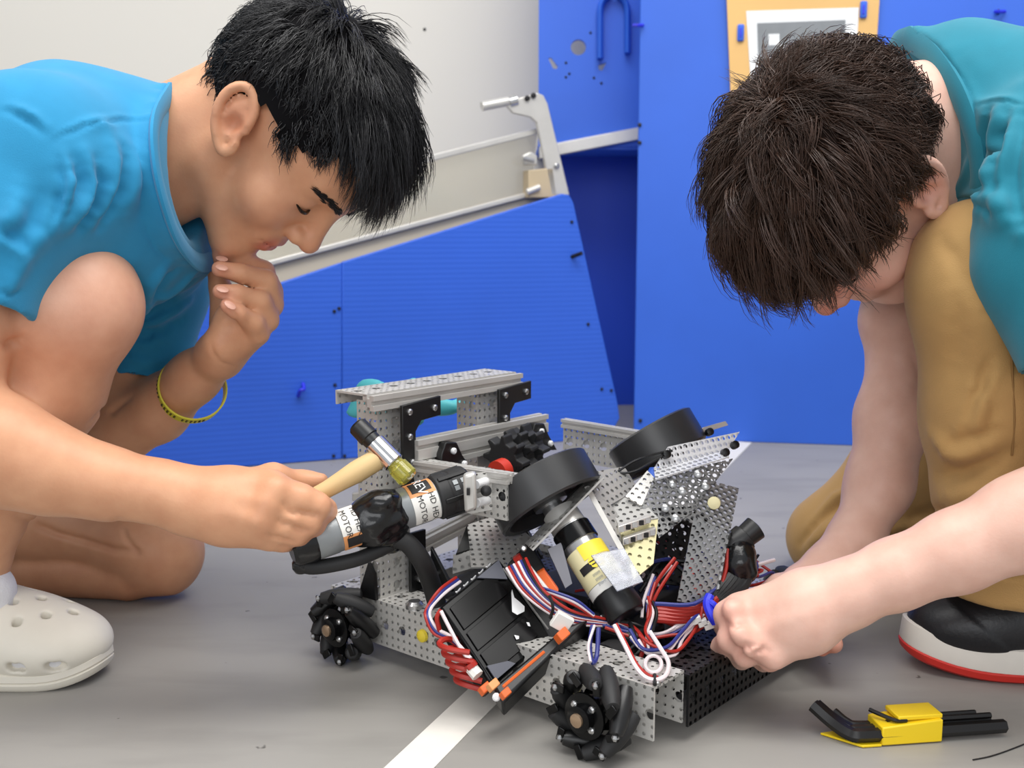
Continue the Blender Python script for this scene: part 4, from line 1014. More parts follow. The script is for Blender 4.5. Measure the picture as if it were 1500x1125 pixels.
# skate shoe with white midsole and red outsole
def skate_shoe():
    toe = atz(1337, 985, 0) + np.array([-.004, .02, 0]); hd = nrm(np.array([.985, -.05, 0])); sdv = np.cross(UZ, hd)
    L = lambda x, y, z: toe + hd * x + sdv * y + UZ * z
    rise = lambda x: .016 * max(0, (.085 - x) / .085) ** 2
    A3 = np.array([hd, sdv, UZ]); f = Field(.0022); base = (L(0, 0, .03), -UZ)
    f.ell(L(.072, 0, .045), A3, (.068, .045, .036), .01); f.ell(L(.12, 0, .055), A3, (.075, .043, .05), .025)
    f.cap(L(.13, 0, .06), L(.25, 0, .062), .042, .036, .02); f.cap(L(.18, 0, .09), L(.24, 0, .095), .036, .034, .02)
    f.cap(L(.215, 0, .11), L(.225, 0, .17), .027, .03, .004, op='s')
    V, Q = f.mesh(2)
    V = V[:] ; N = vnormals(V, Q)
    rel = V - toe; lx = rel @ hd; lz = rel[:, 2]
    # toe-cap panel edge stepping down slightly
    V = V - N * (.0016 * (1 / (1 + np.exp(-(lx * .75 + (lz - .03) * .9 - .068) / .0012))))[:, None]
    sh = qmesh('shoe', V, Q, 'leather', pbn)
    def outline(e, n=72):
        pts = []
        for a in np.linspace(0, 2 * math.pi, n, endpoint=False):
            x = .145 - (.145 + e) * math.cos(a); wv = (.048 + e) * (1 - .18 * np.clip((x - .12) / .17, 0, 1))
            pts.append((x, math.copysign(abs(math.sin(a)) ** .74 * wv, math.sin(a))))
        return pts
    def slab(rings, name, mt):
        vs = []; n = 72
        for z, e in rings:
            for x, y in outline(e): vs.append(L(x, y, z + rise(x)))
        fsx = [(j * n + i, j * n + (i + 1) % n, (j + 1) * n + (i + 1) % n, (j + 1) * n + i) for j in range(len(rings) - 1) for i in range(n)]
        fsx += [tuple(range(n - 1, -1, -1)), tuple((len(rings) - 1) * n + i for i in range(n))]
        return MB().add(vs, fsx).build(name, mt, sh)
    slab([(0, -.004), (.003, .001), (.009, .0025), (.0105, .0015)], 'outsole', 'outsole')
    slab([(.0105, .001), (.012, .0018), (.033, -.0005), (.0345, -.003)], 'midsole', 'midsole')
    st = []
    for a in np.linspace(-1.25, 1.25, 24): st.append((a,))
    # stitched toe line and laces on the vamp
    def snapped(P):
        out = []
        for p in P:
            q = np.asarray(p); i = np.argmin(np.linalg.norm((V - q)[:, :2], axis=1) - .3 * V[:, 2]); out.append(V[i] + N[i] * .0004)
        return out
    for k in range(4):
        x = .118 + .018 * k; P = [L(x + .006 * math.cos(y * 60), y, .1) for y in np.linspace(-.024, .024, 9)]
        MB().tube(snapped(P), .0028, 6, flat=.6).build('lace', 'black', sh)
    f2 = Field(.003); f2.cap(L(.205, 0, .07), L(.215, 0, .15), .033, .035, .01); V2, Q2 = f2.mesh(1); qmesh('sock', V2, Q2, 'shorts', pbn)
skate_shoe()

# ------------------------------------------------------------------ tools
# small mallet
hmm = empty('mallet', at(520, 700, .97)); tag(hmm, 'small mallet with wooden handle, chrome head and clear yellow tip', 'mallet')
h0 = at(556, 671, .965); h1 = at(400, 764, .945); hdv = nrm(h1 - h0); HLn = np.linalg.norm(h1 - h0)
MB().lathe(h0 - hdv * .006, hdv, [(0, .0085), (.012, .0098), (.03, .0102), (.045, .0088), (.06, .0078), (.09, .0084), (HLn, .0095), (HLn + .004, .006)], 20).build('handle', 'wood', hmm)
hc = at(563, 664, .965); ax = nrm(at(588, 690, .958) - at(536, 637, .972))
hd_ = MB().lathe(hc - ax * .0135, ax, [(0, .0092), (.001, .0100), (.026, .0100), (.027, .0092)], 28).build('head', 'chrome', hmm)
MB().lathe(hc - ax * .0375, ax, [(0, .0075), (.002, .0092), (.017, .0096), (.018, .0085), (.024, .0082)], 24).build('striking_face', 'black', hd_, label='black rubber striking face')
MB().lathe(hc + ax * .0135, ax, [(0, .008), (.003, .0085), (.004, .0098), (.017, .0102), (.019, .0085)], 24).build('striking_face', 'poly', hd_, label='clear yellow striking face')

# hex key set on the floor
hs = empty('hex_key_set', atz(1310, 1090, 0)); tag(hs, 'yellow folding holder with black hex keys lying on the floor', 'hex keys')
e0 = atz(1224, 1075, .0015); exd = nrm(atz(1470, 1075, .004) - atz(1262, 1096, .0)); exd = nrm(np.array([exd[0], exd[1], 0])); eyd = np.array([-exd[1], exd[0], 0])
base0 = atz(1272, 1096, 0)
K = lambda x, y, z: base0 + exd * x + eyd * y + UZ * z
MB().quad([K(-.005, .0, .0015), K(.012, .0, .0015), K(.012, .030, .0015), K(-.018, .030, .0015), K(-.03, .028, .0015)][::-1], .002).build('base_plate', 'yellow', hs, bevel=.0005)
ho = MB().add([K(*q) for q in [(.012, 0, .001), (.066, 0, .001), (.066, .028, .001), (.012, .028, .001), (.012, 0, .017), (.066, 0, .021), (.060, .028, .022), (.012, .028, .017)]],
              [(0, 3, 2, 1), (4, 5, 6, 7), (0, 1, 5, 4), (1, 2, 6, 5), (2, 3, 7, 6), (3, 0, 4, 7)]).build('holder', 'yellow', hs, bevel=.0012)
MB().box(K(.047, .015, .0225), exd * .02, eyd * .012, UZ * .002).build('top_rib', 'yellow', ho, bevel=.001)
def hexkey(P, r, name='hex_key'): return MB().tube(smooth_pts(P, 5), r, 6).build(name, 'hexk', hs)
hexkey([K(.126, .006, .0085), K(.06, .006, .0085), K(.0, .006, .0085), K(-.012, .010, .009), K(-.022, .022, .014), K(-.034, .036, .024)], .0058)
hexkey([K(.118, .016, .0085), K(.06, .016, .0085), K(.0, .0165, .0085), K(-.008, .020, .009), K(-.018, .03, .014), K(-.028, .042, .022)], .0046)
hexkey([K(.110, .024, .0085), K(.05, .024, .0085), K(.004, .0245, .0085), K(-.006, .029, .010), K(-.014, .038, .016)], .0038)
hexkey([K(.116, .012, .016), K(.05, .012, .016), K(.02, .010, .0165)], .0026)
hexkey([K(.106, .019, .016), K(.05, .019, .016)], .0024)
hexkey([K(.035, .004, .0205), K(.028, .004, .0205), K(.023, .006, .0212), K(.014, .016, .023), K(.010, .021, .024)], .0018)
# hex key in the hand
tag(MB().tube(smooth_pts([at(1232, 926, .985), at(1222, 922, .982), at(1180, 912, .97), at(1120, 900, .965)]), .0026, 6).build('held_hex_key', 'hexk'), 'small black tool tip sticking out below the pale hand', 'tool')
# dark hair or thread scraps on floor
tag(MB().tube(smooth_pts([atz(1425, 1113, .0008), atz(1450, 1108, .0008), atz(1480, 1098, .0008), atz(1520, 1082, .0008)]), .0006, 5).build('floor_thread', 'ink'), 'thin dark thread on the floor below the hex keys', 'thread')

# ================================================================== THE ROBOT
M['perf_y'] = perf('perforated_cream', (198, 190, 146), .45, .2, pitch=.009, hole=.0018, bigr=0)
rb = empty('wheeled_robot', R(.16, .16, 0))
tag(rb, 'open-frame wheeled robot of perforated metal, motors and wires on the floor', 'robot')
def extrude(prof, p0, p1, x, y, name, material, parent, uv=False, bevel=0):
    p0 = np.asarray(p0, float); p1 = np.asarray(p1, float); n = len(prof)
    vs = [p + x * a + y * b for p in (p0, p1) for a, b in prof]
    fs = [tuple(range(n)), tuple(range(2 * n - 1, n - 1, -1))] + [(i, i + n, (i + 1) % n + n, (i + 1) % n) for i in range(n)]
    return MB().add(vs, fs).build(name, material, parent, uv=uv, smooth=False, bevel=bevel)
def channel(p0, p1, x, y, wd, hg, name, parent, material='perf', th=.0022):
    """U channel: web of width wd along x, flanges of height hg towards -y"""
    a = wd / 2
    return extrude([(-a, 0), (a, 0), (a, -hg), (a - th, -hg), (a - th, -th), (-a + th, -th), (-a + th, -hg), (-a, -hg)], p0, p1, x, y, name, material, parent, uv=True)
def slot(p0, p1, x, y, a, name, parent, material='alu_w'):
    g = a * .32; q = a * .45
    prof = [(-a, -a), (-g, -a), (-g * .8, -a + q), (g * .8, -a + q), (g, -a), (a, -a), (a, -g), (a - q, -g * .8), (a - q, g * .8), (a, g), (a, a), (g, a), (g * .8, a - q), (-g * .8, a - q), (-g, a), (-a, a), (-a, g), (-a + q, g * .8), (-a + q, -g * .8), (-a, -g)]
    return extrude(prof, p0, p1, x, y, name, material, parent)
def bolt(parent, c, d, r=.0028, mt='steel'):
    return MB().lathe(np.asarray(c) - nrm(d) * .001, d, [(0, r), (.0028, r), (.004, r * .6)], 10).build('bolt', mt, parent)

# --- chassis
rl = channel(R(-.045, .045, .063), R(.352, .045, .063), RBv, UZ, .046, .046, 'side_rail', rb)
rr_ = channel(R(-.045, .305, .063), R(.352, .305, .063), RBv, UZ, .046, .046, 'side_rail', rb)
channel(R(.335, .068, .06), R(.335, .30, .06), RA, UZ, .044, .046, 'front_beam', rb, 'perf_b')
channel(R(-.02, .068, .06), R(-.02, .282, .06), RA, UZ, .044, .044, 'rear_beam', rb)
MB().rbox(.02, .32, .07, .28, .052, .055).build('base_plate', 'perf_b', rb, uv=True)
for s_, c_ in [(.062, 'label_y'), (.245, 'label_c')]: MB().lathe(R(s_ + .028, .0215, .042), -RBv, [(0, .0065), (.003, .006), (.005, .003)], 16).build('plug', c_, rl)
for s_, t_ in [(.07, .03), (.11, .055), (.09, .045)]: MB().lathe(R(s_, t_, .063), UZ, [(0, .009), (.004, .009), (.007, .006)], 16).build('bearing', 'steel', rl)
bolt(rl, R(.35, .03, .063), UZ); 
for t_ in (.23, .25): MB().lathe(R(.335, t_, .06), UZ, [(0, .005), (.003, .005), (.004, .0022), (.018, .0022)], 10).build('standoff', 'steel', rb)

# --- mecanum wheels
def mecanum(s_, t_, out, hand):
    c = R(s_, t_, .0375); ax = RBv * out
    m = MB().lathe(c - ax * .02, ax, [(0, .011), (.006, .012), (.007, .0195), (.0095, .0195), (.0105, .014), (.0295, .014), (.0305, .0195), (.033, .0195), (.034, .0115), (.041, .011), (.042, .008)], 27)
    hub = m.build('mecanum_wheel', 'gloss', rb)
    x, y = RA, UZ
    for i in range(9):
        a = 2 * math.pi * i / 9 + .3; rad = x * math.cos(a) + y * math.sin(a); tan = -x * math.sin(a) + y * math.cos(a)
        d = nrm(tan * .75 * hand + ax * .66); q = c + rad * .0288
        MB().lathe(q - d * .021, d, [(0, .003), (.001, .0056), (.010, .0078), (.021, .0085), (.032, .0078), (.041, .0056), (.042, .003)], 14).build('roller', 'black_m' if i % 3 else 'black', hub)
        e = q + d * .0225
        MB().box(e - rad * .003, rad * .006, tan * .0035, ax * .0012).build('fork', 'gloss', hub, bevel=.0008)
        if i % 2 == 0: MB().ball(q + d * .0222, .0034, 8).build('roller_pin', 'steel', hub)
    for i in range(4):
        a = math.pi / 4 + i * math.pi / 2; bolt(hub, c + ax * .0135 + (x * math.cos(a) + y * math.sin(a)) * .0125, ax, .003)
    MB().lathe(c + ax * .018, ax, [(0, .0062), (.006, .0058), (.007, .003)], 12).build('axle_hub', mat('brass', (176, 150, 124), .3, .8), hub)
mecanum(0, 0, -1, 1); mecanum(.308, 0, -1, -1); mecanum(0, .352, 1, -1); mecanum(.308, .352, 1, 1)

# --- rear tower
for t_ in (.047, .192):
    up = channel(R(.026, t_, .063), R(.026, t_, .262), RBv, RA, .042, .030, 'tower_upright', rb)
    gs = .0275
    # corner gusset under the crossbar
    q = [(.014, .254), (.068, .258), (.068, .238), (.040, .236), (.032, .226), (.032, .19), (.044, .164), (.014, .164)]
    g = MB().quad([R(.0405, t_ + a - .017, b + .004) for a, b in q], .004).build('corner_bracket', 'black', rb, bevel=.0006)
    for a, b in [(.023, .247), (.058, .247), (.023, .222), (.026, .196)]: bolt(g, R(.0425, t_ + a - .017, b + .004), RA, .0034)
    f = MB().quad([R(.034, t_ + a, b) for a, b in [(.012, .063), (.034, .063), (.034, .125), (.012, .125)]], .004).build('corner_bracket', 'black', rb, bevel=.0006)
    for b in (.075, .105): bolt(f, R(.037, t_ + .023, b), RA, .003)
    f = MB().quad([R(.036 + (.03 if i in (1, 2) else 0), t_ + .042, z_) for i, z_ in enumerate((.063, .063, .068, .105))], .004).build('foot_bracket', 'black', rb, bevel=.0006)
    bolt(f, R(.045, t_ + .039, .078), -RBv, .003)
    MB().quad([R(.0, t_ - .026, .063), R(.026, t_ - .026, .063), R(.024, t_ - .026, .09), R(.016, t_ - .026, .10)], .004).build('foot_bracket', 'black', rb)
channel(R(.006, .010, .272), R(.006, .232, .272), RA, UZ, .046, .014, 'crossbar', rb, 'perf')
slot(R(.0305, .010, .2635), R(.0305, .234, .2635), RA, UZ, .0075, 'crossbar_extrusion', rb)
slot(R(.040, .060, .214), R(.040, .268, .214), RA, UZ, .0075, 'lower_extrusion', rb); slot(R(.040, .060, .199), R(.040, .268, .199), RA, UZ, .0075, 'lower_extrusion', rb, 'alu')
for t_ in (.102, .245):
    g = MB().quad([R(.050, t_ + a, b) for a, b in [(-.018, .186), (.03, .180), (.014, .200), (.006, .214), (-.010, .216), (-.016, .205)]], .010).build('angle_bracket', 'black', rb, bevel=.001)
    for a, b in [(0, .206), (.016, .190)]: bolt(g, R(.0555, t_ + a, b), RA, .0034, 'white')
# side arms and their end plates
channel(R(.03, .058, .179), R(.165, .058, .182), UZ, -RBv, .042, .020, 'side_arm', rb)
slot(R(.03, .060, .1955), R(.168, .060, .2010), RBv, UZ, .005, 'arm_cap', rb)
channel(R(.04, .305, .183), R(.165, .305, .183), UZ, -RBv, .042, .020, 'side_arm', rb)
slot(R(.04, .305, .206), R(.168, .305, .2035), RBv, UZ, .005, 'arm_cap', rb)
cp = MB().quad([at(u, v, 1.0) for u, v in [(678, 695), (734, 690), (727, 745), (690, 752), (676, 748)]], .003).build('gear_plate', 'perf', rb, uv=True)
MB().quad([at(u, v, .958) for u, v in [(678, 694), (697, 690), (699, 744), (681, 750)]], .012).build('motor_mount', 'alu', rb, bevel=.003)
MB().box(at(686, 720, .950), (.0015, 0, 0), (0, .002, 0), (0, 0, .003)).build('mount_screw', 'ink', rb)
for u, v in [(697, 710), (698, 737)]: MB().cyl(at(u, v, .985), at(u + 16, v - 5, 1.0), .0042).build('spacer', 'white', rb)
MB().lathe(at(712, 719, .985), nrm(at(712, 719, .9) - at(712, 719, 1.0)), [(0, .0052), (.003, .0052), (.004, .003)], 16).build('axle_nut', 'black', rb)
slot(at(610, 802, 1.10), at(726, 742, 1.20), UZ, np.array([0.6, -.8, 0]), .0075, 'low_extrusion', rb)
MB().quad([at(684, 770, 1.06), at(738, 752, 1.09), at(790, 800, 1.04), at(772, 830, 1.01), at(690, 832, 1.0)], .002).build('deck_plate', 'perf_f', rb, uv=True)
MB().quad([at(664, 812, 1.02), at(688, 806, 1.02), at(690, 832, 1.02), at(663, 840, 1.02)], .003).build('small_plate', 'perf_f', rb, uv=True)
MB().quad([at(668, 812, 1.015), at(684, 770, 1.04), at(688, 806, 1.02)], .004).build('gusset', 'black', rb)

# --- drive motors with labels
def letters(txt, size, place, name, parent, mt='ink'):
    cu = bpy.data.curves.new('t', 'FONT'); cu.body = txt; cu.size = size; cu.resolution_u = 2; cu.align_x = 'CENTER'; cu.align_y = 'CENTER'
    o = bpy.data.objects.new('t', cu); col.objects.link(o); bpy.context.view_layer.update()
    me = bpy.data.meshes.new_from_object(o.evaluated_get(bpy.context.evaluated_depsgraph_get())); bpy.data.objects.remove(o)
    for v in me.vertices: v.co = Vector([float(q) for q in place(v.co.x, v.co.y)])
    me.materials.clear(); me.materials.append(M[mt]); ob = bpy.data.objects.new(name, me); return link(ob, parent)
def around(p0, d, h0, rad, a0):
    x, y, dd = frame(d); cdir = nrm(CP - p0); b0 = math.atan2(cdir @ y, cdir @ x)
    def place(lx, ly):      # text runs round the can, letter height along the axis
        a = b0 - a0 + lx / rad; return np.asarray(p0) + dd * (h0 + ly) + (x * math.cos(a) + y * math.sin(a)) * (rad + .0003)
    return place
def along(p0, d, h0, rad, a0):
    x, y, dd = frame(d); cdir = nrm(CP - p0); b0 = math.atan2(cdir @ y, cdir @ x)
    def place(lx, ly):
        a = b0 + a0 + ly / rad; return np.asarray(p0) + dd * (h0 + lx) + (x * math.cos(a) + y * math.sin(a)) * (rad + .0003)
    return place
def patch(p0, d, h0, h1, rad, a0, a1, name, mt, parent, n=14):
    x, y, dd = frame(d); cdir = nrm(CP - p0); b0 = math.atan2(cdir @ y, cdir @ x); vs = []
    for i in range(n + 1):
        a = b0 - a0 - (a1 - a0) * i / n; e = x * math.cos(a) + y * math.sin(a)
        vs += [p0 + dd * h0 + e * (rad + .0003), p0 + dd * h1 + e * (rad + .0003), p0 + dd * h0 + e * (rad - .001), p0 + dd * h1 + e * (rad - .001)]
    fs = []
    for i in range(n):
        b = i * 4; c = b + 4; fs += [(b, c, c + 1, b + 1), (b + 2, b + 3, c + 3, c + 2), (b, b + 2, c + 2, c), (b + 1, c + 1, c + 3, b + 3)]
    fs += [(0, 1, 3, 2), (n * 4, n * 4 + 2, n * 4 + 3, n * 4 + 1)]
    return MB().add(vs, fs).build(name, mt, parent)
m0 = at(548, 760, .957); m1 = at(676, 716, .992); md = nrm(m1 - m0); ML = np.linalg.norm(m1 - m0)
mo = MB().lathe(m0, md, [(0, .0165), (.006, .019), (.05, .019), (.052, .0186), (.060, .0186), (.061, .019), (ML * .72, .019)], 32).build('drive_motor', 'grey', rb)
patch(m0, md, .033, .058, .0192, -1.2, .32, 'motor_label', 'label_w', mo); patch(m0, md, .033, .058, .0192, .32, 1.5, 'motor_label', 'label_o', mo)
patch(m0, md, .036, .055, .0196, .5, 1.2, 'logo_patch', 'ink', mo)
letters('REV', .0125, around(m0, md, .0455, .0202, .85), 'logo_text', mo, 'white')
letters('HD HEX', .008, around(m0, md, .052, .0196, -.4), 'label_text', mo); letters('MOTOR', .008, around(m0, md, .041, .0196, -.4), 'label_text', mo)
gb = MB().lathe(m0 + md * ML * .68, md, [(0, .0195), (.002, .0212), (.012, .0212), (.013, .0206), (.016, .0206), (.017, .0212), (.032, .0212), (.035, .018)], 24).build('gearbox', 'black_m', rb, bevel=.001)
for hh, aa in [(.018, -.1), (.026, -.1), (.018, -.36), (.026, -.36)]:
    x_, y_, dd_ = frame(md); cdir = nrm(CP - m0); b0 = math.atan2(cdir @ y_, cdir @ x_) + aa; e_ = x_ * math.cos(b0) + y_ * math.sin(b0)
    MB().box(m0 + md * (ML * .68 + hh) + e_ * .0208, md * .0022, np.cross(md, e_) * .0022, e_ * .0008).build('gearbox_window', 'white' if hh > .025 and aa > .3 else 'grey', gb)
for i in range(6):
    x_, y_, dd_ = frame(md); a_ = i * math.pi / 3; e_ = x_ * math.cos(a_) + y_ * math.sin(a_)
    MB().box(m0 + md * (ML * .68 + .018) + e_ * .0212, md * .014, np.cross(md, e_) * .0022, e_ * .0012).build('gearbox_rib', 'black', gb, bevel=.0006)
# taped joint
ft_ = Field(.0022); tc_ = at(556, 757, .955)
ft_.cap(at(540, 764, .953), at(566, 754, .962), .0225, .0235, .01); ft_.cap(tc_, at(572, 792, .965), .016, .012, .01); ft_.ell(at(548, 780, .945), np.eye(3), (.012, .01, .012), .008); ft_.ell(at(560, 735, .945), np.eye(3), (.014, .012, .010), .008)
V_, Q_ = ft_.mesh(1); qmesh('tape_wrap', noise_disp(V_, Q_, .0013, 190, 6), Q_, 'tape', rb)
n0 = at(444, 796, .930); n1_ = at(545, 761, .955); nd = nrm(n1_ - n0); NL = np.linalg.norm(n1_ - n0)
mo2 = MB().lathe(n0 + nd * .008, nd, [(0, .0165), (.003, .0185), (.02, .0185), (.021, .0180), (.026, .0180), (.027, .0185), (NL - .01, .0185)], 32).build('drive_motor', 'grey', rb)
patch(n0, nd, .032, .054, .0187, -.35, 1.3, 'motor_label', 'label_w', mo2); patch(n0, nd, .032, .054, .0187, -1.3, -.35, 'motor_label', 'label_o', mo2); patch(n0, nd, .035, .051, .0191, -1.05, -.5, 'logo_patch', 'ink', mo2)
letters('HD HEX', .0078, around(n0, nd, .048, .0191, .25), 'label_text', mo2); letters('MOTOR', .0078, around(n0, nd, .038, .0191, .25), 'label_text', mo2)
MB().lathe(n0 - nd * .012, nd, [(0, .015), (.003, .0185), (.018, .0195), (.022, .0185)], 14).build('motor_cap', 'tape', rb)
MB().lathe(n0 + nd * .064, nd, [(0, .0188), (.012, .020), (.02, .0195)], 16).build('motor_cap', 'black_m', rb)
slv = [(440, 812, .93), (446, 828, .93), (470, 830, .935), (520, 820, .945), (555, 806, .955), (575, 796, .962)]
MB().tube(smooth_pts([at(*q) for q in slv]), .0068, 10).build('cable_sleeve', 'black_m', rb)
slv = [(572, 786, .96), (596, 795, .96), (618, 822, .965), (632, 856, .985), (640, 884, .99)]
MB().tube(smooth_pts([at(*q) for q in slv]), .0090, 12).build('cable_sleeve', 'black_m', rb)
MB().ball(at(441, 828, .93), .0085, 10).build('tape_knot', 'tape', rb)

# --- star rollers of the intake
for k, (u, v, Y) in enumerate([(742, 672, 1.12), (757, 664, 1.135), (772, 656, 1.15)]):
    c = at(u, v, Y); d = nrm(np.array([.55, .72, .1])); x, y, d = frame(d); vs = []; n = 40
    prof = [(.0265 if (i % 5) < 2 else .0185) for i in range(n)]
    for h in (-.007, .007):
        for i, r_ in enumerate(prof): a = 2 * math.pi * i / n + k * .35; vs.append(c + d * h + (x * math.cos(a) + y * math.sin(a)) * r_)
    fs = [tuple(range(n - 1, -1, -1)), tuple(range(n, 2 * n))] + [(i, (i + 1) % n, (i + 1) % n + n, i + n) for i in range(n)]
    MB().add(vs, fs).build('star_roller', 'black_m', rb, bevel=.0012, smooth=False)
MB().cyl(at(716, 690, 1.09), at(790, 650, 1.17), .004).build('roller_shaft', 'steel', rb)
MB().lathe(at(728, 692, 1.085), nrm(np.array([.55, .72, .1])), [(0, .012), (.012, .012), (.013, .006)], 18).build('roller_hub', mat('red_plastic', (198, 52, 30), .45), rb)

# --- shooter wheels
def drum(c, ax, r, wd, name):
    ax = nrm(ax); o = MB().lathe(c - ax * wd / 2, ax, [(.004, r * .3), (.004, r * .86), (0, r * .93), (.002, r), (wd - .002, r), (wd, r * .96), (wd - .001, r * .86), (wd - .012, r * .84), (wd - .013, r * .3), (.004, r * .3)], 56, cap=False).build(name, 'rubber', rb)
    MB().lathe(c - ax * wd / 2, ax, [(.002, r * .32), (wd * .9, r * .32), (wd * .92, r * .2), (wd + .006, r * .2), (wd + .007, r * .1)], 20).build('wheel_hub', 'steel', o)
    x, y, d = frame(ax)
    for i in range(4):
        a = i * math.pi / 2 + .5; bolt(o, c + ax * (wd / 2 - .013) + (x * math.cos(a) + y * math.sin(a)) * r * .55, ax, .0045)
    return o
AX = nrm(np.array([.47, -.40, -.76]))
drum(at(797, 721, 1.03), AX, .0545, .036, 'shooter_wheel')
drum(at(963, 652, 1.14), nrm(np.array([.47, -.30, -.80])), .0495, .038, 'shooter_wheel')

# --- shooter motor with yellow label
s0 = at(824, 757, 1.015); s1 = at(914, 897, .955); sdv_ = nrm(s1 - s0); SL = np.linalg.norm(s1 - s0)
sm_ = MB().lathe(s0 - sdv_ * .006, sdv_, [(0, .017), (.020, .0175), (.021, .0165)], 32).build('motor_collar', 'alu', rb)
smo = MB().lathe(s0, sdv_, [(.014, .0175), (.015, .019), (SL * .30, .019), (SL * .305, .0178), (SL * .36, .0178), (SL * .365, .019), (SL * .80, .019), (SL * .81, .0182)], 36).build('shooter_motor', 'steel', rb)
patch(s0, sdv_, .016, SL * .30, .0192, -math.pi, math.pi, 'gearbox_sleeve', 'gloss', smo, 36)
patch(s0, sdv_, SL * .37, SL * .62, .0192, -1.6, 1.6, 'motor_label', 'label_c', smo, 20); patch(s0, sdv_, SL * .365, SL * .50, .0196, -.25, 1.5, 'motor_label', 'label_y', smo, 16)
patch(s0, sdv_, SL * .53, SL * .60, .0197, -.75, .15, 'motor_label', 'ink', smo, 12)
for k, (hh, aa) in enumerate([(.565, -.1), (.58, -.35), (.535, -.05)]):
    pc = s0 + sdv_ * SL * hh; x_, y_, _d = frame(sdv_); cdir = nrm(CP - s0); b0 = math.atan2(cdir @ y_, cdir @ x_) + aa; e_ = x_ * math.cos(b0) + y_ * math.sin(b0)
    MB().lathe(pc + e_ * .0198, e_, [(0, .0042), (.0004, .0042)], 6).build('hexagon_logo', 'label_y', smo)
    MB().box(pc + e_ * .0203, np.cross(sdv_, e_) * .003, sdv_ * .0006, e_ * .0002).build('logo_stripe', 'ink', smo)
patch(s0, sdv_, SL * .62, SL * .72, .0193, -1.6, 1.6, 'motor_label', 'label_c', smo, 18); patch(s0, sdv_, SL * .725, SL * .80, .0193, -1.6, 1.6, 'motor_label', 'label_w', smo, 18)
for k in range(3):
    letters('iiilllill', .004, around(s0, sdv_, SL * (.645 + .045 * k), .0196, -.1), 'label_text', smo, 'grey')
ecap = MB().lathe(s0 + sdv_ * SL * .79, sdv_, [(0, .0175), (.002, .020), (.022, .0205), (.028, .018), (.029, .009)], 12).build('motor_end_cap', 'black', rb, bevel=.0008)

# --- shooter frame plates
def plate(pts, mt, name='frame_plate', th=.0018):
    P = [at(*q) for q in pts]; c = P[0]; n = nrm(np.cross(P[1] - P[0], P[-1] - P[0]))
    P = [p if i in (0, 1, len(P) - 1) else onplane(q[0], q[1], c, n) for i, (p, q) in enumerate(zip(P, pts))]
    return MB().quad(P, th).build(name, mt, rb, uv=True, smooth=False)
web = plate([(770, 797, 1.0), (874, 690, 1.045), (884, 700, 1.015), (780, 806, .97)], 'perf_f', 'motor_plate')
plate([(874, 691, 1.045), (914, 684, 1.07), (934, 717, 1.05), (890, 742, 1.02), (858, 716, 1.02)], 'perf_f')
plate([(856, 714, 1.02), (863, 712, 1.02), (922, 818, .98), (914, 820, .975)], 'alu_w', th=.003)
plate([(858, 716, 1.02), (892, 738, 1.02), (940, 800, .985), (916, 818, .978)], 'perf_f')
plate([(892, 738, 1.03), (930, 722, 1.045), (964, 760, 1.02), (906, 770, 1.0)], 'perf_f')
plate([(906, 772, 1.0), (964, 760, 1.01), (957, 826, .98), (928, 850, .96)], 'perf_y', th=.002)
for k, (u, v) in enumerate([(905, 775), (912, 793)]):
    a_, b_ = at(u, v, .985), at(u + 48, v - 16, 1.0); MB().box((a_ + b_) / 2, (b_ - a_) / 2, (0, .004, 0), (0, 0, .0035)).build('rail_clip', 'alu_w', rb, bevel=.0008)
    for q in range(5): MB().box(a_ + (b_ - a_) * (q + .5) / 5 + np.array([0, -.0045, 0]), (.0022, 0, 0), (0, .001, 0), (0, 0, .0022)).build('rail_slot', 'ink' if q % 2 else 'chrome', rb)
plate([(866, 814, .955), (914, 804, .96), (942, 852, .935), (904, 866, .93)], mat('clear_cover', (206, 210, 222), .15, trans=.7, var=.2, vscale=90), 'clear_cover', .002)
plate([(936, 747, 1.02), (957, 701, 1.05), (1074, 672, 1.09), (1012, 752, 1.03), (966, 788, 1.0)], 'perf_d')
plate([(940, 742, 1.022), (916, 728, 1.03), (948, 690, 1.055), (958, 700, 1.05)], 'perf_f')
plate([(957, 687, 1.065), (978, 655, 1.085), (1083, 633, 1.13), (1067, 660, 1.105)], 'perf_l', 'lattice_plate')
plate([(958, 688, 1.063), (1067, 659, 1.10), (1068, 670, 1.075), (960, 703, 1.04)], 'perf_l', 'lattice_flange')
plate([(938, 712, 1.06), (952, 685, 1.07), (966, 684, 1.07), (958, 702, 1.06)], 'blue', 'blue_scrap', .001)
plate([(1018, 644, 1.13), (1030, 626, 1.14), (1062, 617, 1.15), (1066, 623, 1.15), (1034, 633, 1.14)], 'alu_w', 'top_plate')
plate([(1040, 704, 1.06), (1082, 716, 1.06), (1068, 786, 1.03), (1000, 762, 1.02)], 'perf_d')
MB().lathe(at(1046, 737, 1.035), nrm(CP - at(1046, 737, 1.035)), [(0, .0065), (.003, .006), (.004, .003)], 18).build('plug', 'label_c', rb)
plate([(1017, 755, .985), (1067, 782, .985), (1046, 893, .955), (992, 880, .955)], 'perf_d')
plate([(1067, 782, .985), (1072, 776, 1.01), (1056, 880, .99), (1046, 893, .955)], 'perf_d')
ebd = MB().tube(smooth_pts([at(903, 694, 1.06), at(930, 690, 1.06), (at(960, 673, 1.07)), at(985, 660, 1.075)]), .0012, 6).build('elastic_band', 'black', rb)
MB().tube(smooth_pts([at(903, 692, 1.06), at(930, 675, 1.062), (at(960, 665, 1.07)), at(985, 660, 1.075)]), .0012, 6).build('elastic_band', 'black', rb)
